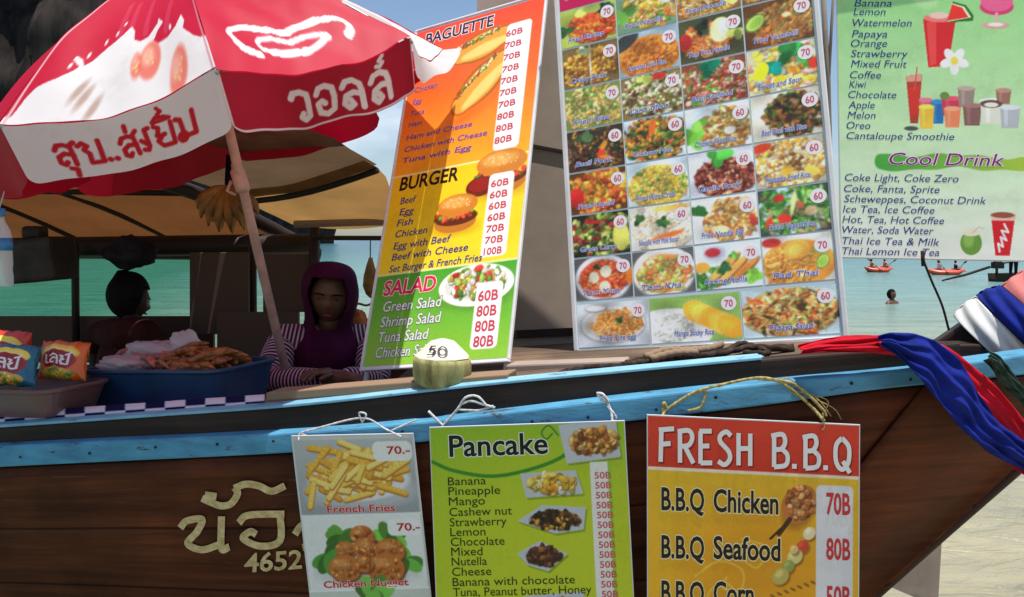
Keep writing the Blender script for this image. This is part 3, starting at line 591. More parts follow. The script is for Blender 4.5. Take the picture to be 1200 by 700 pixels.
for t in (.3, .55, .8):
    cp_ = MB(); cp_.tube([a.lerp(b, t) - Vector((0, 0, .03)) for a, b in zip(D_, E_)], .016, 8); cp_.build('canopy_hoop', M['dark'], boat, smooth=True)
for px, y0, y1, Y, r in ((88, 285, 400, 4.85, .022), (296, 288, 400, 4.8, .022), (368, 262, 380, 4.75, .03), (-60, 285, 420, 5.0, .025)):
    cp_ = MB(); pole(at(px, y0, Y), at(px + 1, y1, Y), r); cp_.build('canopy_post', M['dark'], boat, smooth=True)
cp_ = MB(); pole(at(366, 279, 4.7), at(520, 279.5, 4.6), .013); cp_.build('canopy_rail', M['box'], boat, smooth=True)
cp_ = MB(); pole(at(345, 263, 4.65), at(520, 258, 4.6), .02); cp_.build('canopy_rail', M['pale'], boat, smooth=True)
cp_ = MB(); pole(at(-60, 292, 5.0), at(372, 286, 4.9), .06); cp_.build('eave_beam', M['dark'], boat, smooth=True)

# ------------------------------------------------------------------ PARASOL
ua = Vector((-.2305, -.1513, 1)).normalized(); u1 = Vector((1, 0, .2305)); u1 = (u1 - ua * u1.dot(ua)).normalized(); u2 = ua.cross(u1)
UO = at(258.9, 111.9, 2.938); UR = .794; UH = .40
umb = thing('beach_parasol', 'large red and white parasol with an ice cream splash print, tilted over the boat', 'parasol', at(330, 470, 3.1))
def corner(i): a = R(-118.65 + 45 * i); return UO + u1 * (UR * math.cos(a)) + u2 * (UR * math.sin(a))
apex = UO + ua * UH
RED, RD2 = (206, 22, 58), (172, 12, 40)
def thai_walls(cv, x, y, k, col, wd):
    T = lambda P, ox: [(x + k * (px + ox), y - k * py) for px, py in P]
    cv.stroke(T([(2, 62), (10, 78), (28, 82), (46, 72), (48, 50), (48, 10), (34, 2), (24, 10), (30, 20)], 0), wd, col)
    cv.stroke(T([(2, 62), (10, 78), (28, 82), (48, 72), (52, 45), (48, 10), (28, 0), (8, 8), (4, 34), (16, 40), (24, 32)], 72), wd, col)
    for ox in (148, 228):
        cv.stroke(T([(0, 62), (10, 78), (30, 82), (48, 70), (52, 50), (52, 0)], ox), wd, col); cv.stroke(T([(52, 40), (30, 46), (8, 36), (2, 14), (14, 0), (26, 10), (18, 24)], ox), wd, col)
    cv.stroke(T([(252, 100), (262, 96), (272, 104), (262, 112), (274, 122)], 0), wd * .7, col)
def thai_smile(cv, x, y, k, col, wd):
    def T(P, ox=0, oy=0): return [(x + k * (px + ox), y - k * (py + oy)) for px, py in P]
    st = lambda P, ox=0, oy=0, f=1: cv.stroke(T(P, ox, oy), wd * f, col)
    so = lambda ox: (st([(0, 55), (10, 72), (30, 74), (48, 64), (50, 0)], ox), st([(50, 34), (26, 42), (6, 30), (6, 8), (18, 0), (26, 10)], ox), st([(46, 70), (62, 82)], ox))
    so(0); st([(30, -14), (46, -18), (44, -42)], 0)
    st([(-6, 66), (10, 76), (22, 64), (10, 50), (22, 36), (20, 0), (56, 0), (60, 80)], 76)
    cv.ell(*T([(152, 4)])[0], wd * .6, wd * .6, col); cv.ell(*T([(174, 4)])[0], wd * .6, wd * .6, col)
    so(200); st([(232, 92), (234, 112)], 0)
    st([(0, 6), (14, 0), (22, 14), (22, 74), (36, 76)], 270); st([(22, 14), (0, 40)], 270)
    st([(0, 74), (14, 66), (8, 50), (2, 40), (14, 30), (0, 20), (14, 0), (56, 0), (60, 74)], 326); st([(14, 36), (30, 40)], 326); st([(0, 90), (16, 104), (44, 100), (62, 90), (0, 88)], 326, 0, .8); st([(26, 112), (40, 120), (30, 134)], 326, 0, .8)
    cv.ell(*T([(10, 6)], 404)[0], wd * 1.25, wd * 1.25, col); cv.ell(*T([(10, 6)], 404)[0], wd * .45, wd * .45, (226, 222, 224))
    st([(0, 72), (14, 64), (16, 0), (4, 8)], 404); st([(10, 6), (56, 0), (60, 74)], 404)
def umb_panel(i):
    white = i in (0, 2)
    w, h = (190, 150) if i in (0, 1) else (48, 40)
    P = []; c0, c1 = corner(i), corner(i + 1)
    for r in range(h - 1, -1, -1):
        t = max(.012, r / (h - 1)); row = []
        for q in range(w):
            s_ = q / (w - 1); a = apex.lerp(c0, t); b = apex.lerp(c1, t); bulge = .085 * math.sin(math.pi * t) ; sag = .045 * t * math.sin(math.pi * s_)
            p = a.lerp(b, s_) + ua * (bulge - sag); p = p - (p - UO).normalized() * .02 * t * math.sin(math.pi * s_)
            row.append(p + ua * (.007 * wn3((p.x * 14, p.y * 14, t * 6 + i)) * t + .006 * t * math.sin(s_ * 16 + i + 2.2 * math.sin(t * 4)) * math.exp(-((t - .8) / .25) ** 2)))
        P.append(row)
    cv = Cv(w, h, RED); k = w / 190
    if i in (0, 1): PP = np.array([[pix(p) for p in row] for row in P])
    def pc(x, y):                      # crop point of the photograph -> place on this panel's print
        d = (PP[..., 0] - x) ** 2 + (PP[..., 1] - y) ** 2; r, q = np.unravel_index(np.argmin(d), d.shape); return q + .5, h - 1 - r + .5
    if i == 0:
        T = lambda L: [pc(a / 3.043, b / 3.043) for a, b in L]
        top = T([(40, 420), (90, 350), (130, 312), (200, 280), (262, 252), (284, 236), (262, 214), (274, 202), (296, 214), (302, 236), (330, 222), (356, 196), (386, 172), (412, 150), (440, 124), (470, 94), (482, 110), (478, 142), (502, 150), (530, 134), (558, 86), (574, 70), (582, 80), (562, 110), (546, 146), (562, 154), (600, 130), (626, 90), (645, 52), (656, 70), (652, 100), (690, 126), (712, 134)])
        for L in ([(470, 100), (500, 20)], [(520, 110), (548, 10)], [(590, 100), (610, 8)], [(430, 120), (470, 20)]): cv.stroke(T(L), 8, (228, 112, 134), .35)  # pinkish sun sheen painted as pale streaks on the red cloth
        cv.poly([(0, h)] + [(0, top[0][1])] + top + [(w, top[-1][1]), (w, h)], (240, 238, 238))
        for a, b in ((566, 76), (318, 200), (250, 236), (420, 120), (608, 96), (450, 86), (380, 150)): x, y = pc(a / 3.043, b / 3.043); cv.ell(x, y, 1.6, 2.2, (240, 236, 238))
        for a, b, rx, ry, an in ((536, 215, 13, 13, .5), (640, 252, 9, 15, .35), (486, 232, 6, 9, -.3)):
            x, y = pc(a / 3.043, b / 3.043); cv.ell(x, y, rx, ry, (236, 118, 100), an, 3, .9); cv.ell(x - 3, y - 3, rx * .6, ry * .5, (246, 186, 170), an, 5, .8)
            for _ in range(7): cv.ell(x + random.uniform(-.5, .5) * rx, y + random.uniform(-.5, .5) * ry, .9, 1.1, (244, 206, 130))
        for a, b in ((280, 325), (330, 390), (300, 350)): x, y = pc(a / 3.043, b / 3.043); cv.ell(x, y, 8, 3, (176, 140, 122), -.9, 3, .7)
    elif white: cv.poly([(0, h), (0, h * .72), (w * .3, h * .6), (w * .45, h * .45), (w * .55, h * .55), (w * .7, h * .35), (w * .8, h * .5), (w, h * .55), (w, h)], (240, 238, 238))
    if white: cv.stroke([(3 * k, 0), (3 * k, h)], 2.2 * k, (232, 190, 196)); cv.stroke([(w - 3 * k, 0), (w - 3 * k, h)], 1.6 * k, (226, 150, 164))
    if i == 1:
        q = lambda L, n: [pc(220 + a / 3.043, b / 3.043) for a, b in spline(L, n)]; wc = (240, 238, 238)
        cv.stroke(q([(262, 196), (206, 172), (164, 136), (146, 112), (172, 101), (230, 101), (290, 109), (338, 120), (380, 102), (430, 82), (490, 67), (540, 69), (570, 86), (580, 106), (570, 128)], 60), 5.0, wc); cv.stroke(q([(262, 196), (206, 176), (172, 146)], 16), 5.6, wc)
        cv.stroke(q([(430, 184), (370, 190), (300, 186), (262, 170), (250, 148), (275, 138), (320, 143), (365, 151), (405, 136), (450, 126), (495, 125), (500, 133), (470, 156), (430, 184)], 60), 4.0, wc); cv.stroke(q([(432, 182), (370, 192), (300, 188)], 20), 5.6, wc)
    pn = sheet('canopy_panel', P, M['fab'], umb, cols=cv.cols())
    # hanging valance of this panel
    w, h = (190, 56) if i in (0, 1) else (40, 12)
    vw = i in (0, 2); cv = Cv(w, h, (226, 222, 224) if vw else RD2)
    if i == 0: thai_smile(cv, 34, 42, .27, (196, 22, 40), 4.6)
    if i == 1:
        cv.stroke([(0, h - 2), (w, h - 2)], 2, (226, 200, 200)); cv.stroke([(1, 0), (1, h)], 2, (226, 200, 200)); cv.stroke([(w - 1, 0), (w - 1, h)], 2, (226, 200, 200)); thai_walls(cv, 58, 46, .36, (232, 222, 214), 6.0)
    P = []
    base = [None] * w
    for q in range(w):
        s_ = q / (w - 1); sag = .045 * math.sin(math.pi * s_); p = c0.lerp(c1, s_) - ua * sag; p = p - (p - UO).normalized() * .02 * math.sin(math.pi * s_) + ua * (.007 * wn3((p.x * 14, p.y * 14, 6 + i)) + .006 * math.sin(s_ * 16 + i + 2.2 * math.sin(4)) * math.exp(-(.2 / .25) ** 2)); base[q] = p
    for r in range(h):
        v = 1 - r / (h - 1); row = []                  # v=1 bottom first
        for q in range(w):
            s_ = q / (w - 1); e = min(s_, 1 - s_) / .06; rnd = (1 - math.sqrt(max(0, 1 - (1 - e) ** 2))) * .15 if e < 1 else 0
            out = (base[q] - UO); out = (out - ua * out.dot(ua)).normalized(); rear = {4: 1.0, 5: 1.0}.get(i, 0.0); L = (.172 + .055 * rear) * v * (1 - rnd) - .020 * v * math.sin(math.pi * s_) * (1 - rear)
            ss = .5 + (s_ - .5) * (1 + .0 * v)
            lift = .09 * v * s_ if i == 2 else 0; row.append(base[q] - ua * (L * {2: .66, 3: .35}.get(i, .92) + .004 - lift) + out * ((-.022 + .10 * rear) * v + .010 * math.sin(9 * s_ + i) * v + lift * 1.1))
        P.append(row)
    va = sheet('valance', P, M['fab'], umb, cols=cv.cols())
for i in range(8): umb_panel(i)
rb = MB(); pd = (at(328, 405, 3.2) - UO).normalized(); rb.tube([UO + pd * 1.75, UO, apex + ua * .06], .017, 12); rb.build('pole', M['ppole'], umb, smooth=True)
rb = MB(); rb.lathe(apex + ua * .0, [(.03, .0), (.035, .03), (.02, .06), (.008, .10)], 14, ua); rb.build('finial', M['wpole'], umb, smooth=True)
hub = UO + ua * .06; rb = MB(); rb.lathe(hub - ua * .04, [(.022, 0), (.034, .01), (.034, .07), (.022, .08)], 14, ua); rb.build('hub', M['wpole'], umb, smooth=True)
jt = UO + pd * .34; rb = MB(); rb.lathe(jt, [(.018, 0), (.026, .01), (.026, .08), (.018, .09)], 14, ua); rb.tube([jt + u1 * -.03, jt + u1 * -.055 + ua * .02, jt + u1 * -.03 + ua * .05], .007, 6); rb.build('tilt_joint', M['ppole'], umb, smooth=True)
for i in range(8):
    rb = MB(); c = corner(i); rb.tube([apex.lerp(c, t) + ua * (.085 * math.sin(math.pi * t) - .012) for t in np.linspace(.02, 1, 9)], .005, 6); ri = rb.build('rib', M['metal'], umb, smooth=True)
    rb = MB(); rb.tube([hub, apex.lerp(c, .55) + ua * .06], .004, 6); rb.build('strut', M['metal'], ri, smooth=True)
# ------------------------------------------------------------------ STANDING BOARDS
bu, bv = camdir(1927, 184, -1000), camdir(259, 2562, 1000)
bn = bu.cross(bv); bn = bn if bn.y < 0 else -bn
snack = Board('menu_board', 'tall leaning baguette, burger and salad menu board with orange, yellow and green bands', 'menu board',
              [(488, 37), (641, -8), (596, 423), (423, 434)], at(596, 423, 2.62), bn, 'printed menu boards standing on the boat')
snack.panel(M['white']); snack.frame(M['white'], .008, .013)
tv = lambda x, y: snack.px(x, y)
vb = .5 * (tv(463, 212)[1] + tv(617, 174)[1]); vs_ = .5 * (tv(444, 326)[1] + tv(606, 304)[1])
CW, CH = 200, 460
cv = Cv(CW, CH); yb, ys = (1 - vb) * CH, (1 - vs_) * CH
cv.grad(0, 0, CW, yb * .5, (238, 78, 48), (246, 112, 40)); cv.grad(0, int(yb * .5), CW, int(yb) + 1, (246, 112, 40), (252, 178, 38))
cv.grad(0, int(yb), CW, int(ys) + 1, (250, 208, 30), (246, 222, 48)); cv.grad(0, int(ys), CW, CH, (72, 168, 52), (150, 205, 60))
cv.stroke([(0, yb), (CW, yb)], 2.2, (255, 240, 170)); cv.stroke([(0, ys), (CW, ys)], 2.2, (240, 240, 170))
def cvp(px, py): u, v = snack.px(px, py); return u * CW, (1 - v) * CH
def roll(x0, y0, x1, y1, r):
    n = 46
    for lay, c, d in ((0, (190, 105, 35), 1.25), (1, (232, 165, 62), 1.0)):
        for q in range(n): t = q / (n - 1); k = r * (.55 + .45 * math.sin(math.pi * min(max(t, .06), .94))); cv.ell(x0 + (x1 - x0) * t, y0 + (y1 - y0) * t, k * d, k * d, c)
    for q in range(n): t = q / (n - 1); k = r * (.4 + .4 * math.sin(math.pi * t)); cv.ell(x0 + (x1 - x0) * t + r * .25, y0 + (y1 - y0) * t + r * .3, k * .5, k * .5, (248, 214, 120), 0, 4, .5)
    for q in range(110):
        t = random.random(); cv.ell(x0 + (x1 - x0) * t - r * .45 + random.uniform(-2, 2), y0 + (y1 - y0) * t - r * .6 + random.uniform(-2.5, 2.5), random.uniform(1.5, 3.2), random.uniform(1, 2), random.choice([(110, 160, 50), (190, 60, 40), (240, 225, 170), (150, 90, 50), (80, 120, 40)]), random.uniform(0, 3))
roll(*cvp(540, 64), *cvp(592, 38), 18); roll(*cvp(540, 122), *cvp(590, 68), 20)
cv.ell(*cvp(546, 136), 40, 8, (225, 95, 30), -.5, 14, .5)
def burger(x, y, r):
    cv.ell(x, y + r * .75, r * 1.15, r * .32, (190, 150, 20), 0, 8, .6); cv.ell(x, y + r * .5, r, r * .42, (196, 120, 45)); cv.ell(x, y + r * .28, r * 1.04, r * .34, (92, 46, 24))
    cv.bits(60, x, y + r * .14, r * .95, r * .2, [(96, 150, 46), (206, 62, 40), (240, 170, 60), (230, 80, 50)], r * .09, 2); cv.ell(x, y - r * .25, r * .98, r * .48, (212, 132, 48)); cv.ell(x - r * .1, y - r * .38, r * .68, r * .24, (240, 182, 92), 0, 5, .8)
    for _ in range(26): cv.ell(x + random.uniform(-.7, .7) * r, y - r * .35 + random.uniform(-.2, .2) * r, 1.0, .7, (250, 226, 170))
burger(*cvp(588, 198), 36); cv.ell(*cvp(563, 219), 20, 13, (110, 40, 26)); cv.ell(*cvp(563, 217), 16, 9, (150, 36, 28)); burger(*cvp(535, 248), 30)
x_, y_ = cvp(558, 336); cv.ell(x_ + 3, y_ + 6, 52, 24, (90, 140, 50), 0, 10, .6); cv.ell(x_, y_, 51, 25, (245, 246, 240)); cv.ell(x_, y_ - 1, 43, 19, (222, 226, 214))
cv.bits(190, x_, y_ - 4, 40, 18, [(90, 150, 50), (150, 190, 80), (214, 60, 44), (240, 236, 200), (120, 170, 60), (240, 200, 90), (250, 250, 240)], 3.1, 1.9)
def strip(a, b, c, d): (x0, y0), (x1, y1) = cvp(*a), cvp(*d); cv.rrect(x0, y0, x1, y1, 6, (250, 246, 244))
strip((596, 27), 0, 0, (609, 171)); strip((575, 205), 0, 0, (594, 300)); strip((560, 334), 0, 0, (583, 411)); cv.grain(3)
snack.picture(cv, (.012, .008, .988, .992))
def tx_(t, px, py, h, b=.006, sh=.12, w=None, al='L'): u, v = snack.px(px, py); return (t, u, v, h, b, sh, w, al)
def outlined(B, items, fg, bg, grow=.03, name='lettering', off=.0015, parent=None): B.words(items, fg, name, off, parent, bg, grow)
outlined(snack, [('BAGUETTE', snack.px(498, 55)[0], snack.px(550, 38)[1], .036, .02, 0, .53)], (40, 44, 90), (250, 220, 200), .05, 'heading')
outlined(snack, [tx_(t, 493 - .17 * (y - 62), y + 4, .0165, .006, .12, {7: .50, 8: .62, 9: .52}.get(k)) for k, (t, y) in enumerate(zip(['Cheese', 'Chicken', 'Beef', 'Chicken', 'Egg', 'Tuna', 'Ham', 'Ham and Cheese', 'Chicken with Cheese', 'Tuna with Egg'], (62, 77, 91, 105, 119, 133, 146, 161, 175, 188)))], (84, 70, 150), (236, 150, 110), .03)
snack.words([tx_(p, 606.5 - .105 * y, y + 5, .0185, .015, 0, .12, 'C') for p, y in zip(['60B', '70B', '70B', '70B', '70B', '70B', '70B', '80B', '80B', '80B'], np.linspace(36, 162, 10))] + [tx_(p, 608 - .105 * y, y + 5, .0185, .015, 0, .12, 'C') for p, y in zip(['60B', '60B', '60B', '60B', '70B', '70B', '100B'], np.linspace(213, 293, 7))] + [tx_(p, 608 - .105 * y, y + 6, .026, .015, 0, .13, 'C') for p, y in zip(['60B', '80B', '80B', '80B'], (346, 364, 382, 400))], (208, 70, 84), 'price')
snack.words([tx_('BURGER', 468, 224, .040, .02, .05, .44)], (30, 24, 22), 'heading')
snack.words([tx_(t, x, y + 5, .020, .008, .12, w) for t, x, y, w in (('Beef', 469, 235, .12), ('Egg', 468, 248, .11), ('Fish', 465, 261, .12), ('Chicken', 463, 274, .24), ('Egg with Beef', 461, 288, .42), ('Beef with Cheese', 459, 301, .55), ('Set Burger & French Fries', 456, 315, .66))], (66, 58, 132))
outlined(snack, [tx_('SALAD', 449, 347, .040, .02, .05, .38)], (214, 44, 84), (250, 214, 200), .04, 'heading')
outlined(snack, [tx_(t, 449 - .165 * (y - 360), y + 4, .028, .01, .1, w) for t, y, w in (('Green Salad', 362, .42), ('Shrimp Salad', 380, .43), ('Tuna Salad', 398, .36), ('Chicken Salad', 416, .43))], (228, 228, 228), (76, 96, 76), .03)
for u in (.02, .97):
    m = MB(); m.tube([snack.p(u, .2, -.020), snack.p(u, -.055, -.020)], .009, 8); m.build('leg', M['wpole'], snack.root, smooth=True)
m = MB(); top = snack.p(.5, .96, -.02); m.tube([top, Vector((top.x + .12, top.y + .22, 1.16))], .009, 8); m.build('rear_leg', M['wpole'], snack.root, smooth=True)

# brown back of the board behind
back = Board('display_board', 'plain brown back of a board standing between the burger menu and the dish menu', 'display board',
             [(560, -30), (690, -36), (716, 404), (548, 412)], at(700, 404, 3.06), Vector((-.30, -.92, .14)), 'printed menu boards standing on the boat')
back.panel(M['brown'], .01)
for a, b in (((.0, .51), (1, .43)), ((.0, .03), (1, .03))):
    m = MB(); p, q = back.p(*a, .006), back.p(*b, .006); e = (q - p).normalized(); m.box((p + q) / 2, ((q - p).length, .012 if a[1] > .1 else .03, .012), (e, back.n.cross(e), back.n)); m.build('batten', M['dark'], back.root)
for u in (.25, .8):
    m = MB(); m.tube([back.p(u, .1, -.02), back.p(u, -.07, -.02)], .012, 8); m.build('leg', M['dark'], back.root, smooth=True)

# dish photo board
pv = camdir(-801, 13476, 1000 + 400); pn_ = bu.cross(pv); pn_ = pn_ if pn_.y < 0 else -pn_
dish = Board('menu_board', 'large leaning menu board with a grid of dish photos and price badges', 'menu board',
             [(649, -60), (943, -150), (992, 397), (676, 414)], at(992, 397, 2.42), pn_, 'printed menu boards standing on the boat')
dish.panel(ink('pale_print', (196, 212, 216))); dish.frame(M['white'], .014, .02)
hd = Cv(160, 40, (214, 36, 92))
for x in range(-20, 200, 52): hd.poly([(x, 0), (x + 26, 34), (x + 52, 0)], (238, 236, 226)); hd.poly([(x + 4, 0), (x + 26, 29), (x + 48, 0)], (58, 150, 78))
dish.picture(hd, (.012, .835, .99, .99), 'header_print')
O_, Y_, G_, DG, BR, DB, RD, WH, CRM, TAN, GR = (226, 110, 40), (232, 180, 60), (96, 150, 60), (44, 84, 40), (150, 88, 44), (66, 40, 28), (206, 54, 36), (236, 234, 226), (232, 214, 160), (206, 160, 90), (176, 190, 90)
def dishpic(spec, w=84, h=64):
    c = Cv(w, h, spec['bg']); rr = spec.get('plate')
    if rr: c.ell(w / 2, h * .52, w * rr[0], h * rr[1], np.array(rr[2]) * .72, 0, 3); c.ell(w / 2, h * .50, w * rr[0] * .97, h * rr[1] * .96, rr[2]); c.ell(w / 2, h * .51, w * rr[0] * .84, h * rr[1] * .82, np.array(rr[2]) * .92)
    for b in spec.get('base', []): c.ell(b[0] * w, b[1] * h, b[2] * w, b[3] * h, b[4], b[5] if len(b) > 5 else 0, 2)
    cx, cy, rx, ry = spec.get('area', (.5, .50, .52, .50)); rx *= 1.1; ry *= 1.1; z_ = spec.get('z', 3.0); c.bits(spec.get('n', 90), cx * w, cy * h, rx * w, ry * h, spec['pal'], z_ * 1.25, spec.get('el', 1.8)); c.bits(int(spec.get('n', 90) * 1.7), cx * w, cy * h, rx * w, ry * h, spec['pal'], z_ * .62, spec.get('el', 1.8) * 1.3, .55)
    for e in spec.get('ex', []):
        k = e[0]
        if k == 'lime': c.lime(e[1] * w, e[2] * h, e[3] * w, e[4] if len(e) > 4 else .4)
        elif k == 'leaf': c.leaf(e[1] * w, e[2] * h, e[3] * w, e[4] if len(e) > 4 else (60, 130, 50), 6)
        elif k == 'ell': c.ell(e[1] * w, e[2] * h, e[3] * w, e[4] * h, e[5], e[6] if len(e) > 6 else 0, 1.4)
        elif k == 'bits': c.bits(e[1], e[2] * w, e[3] * h, e[4] * w, e[5] * h, e[6], e[7], 1.8)
    c.blur(2); X_, Y_g = np.meshgrid(np.arange(c.w), np.arange(c.h)); c.a *= (1.0 + .16 * np.sin(X_ * .09 + random.uniform(0, 6)) * np.cos(Y_g * .11 + random.uniform(0, 6)))[..., None]; c.grain(6); c.a = c.a * 1.16 + 6; return c
NOOD = lambda bg, pal, **k: dict(bg=bg, pal=pal, z=1.7, el=4.2, n=150, **k)
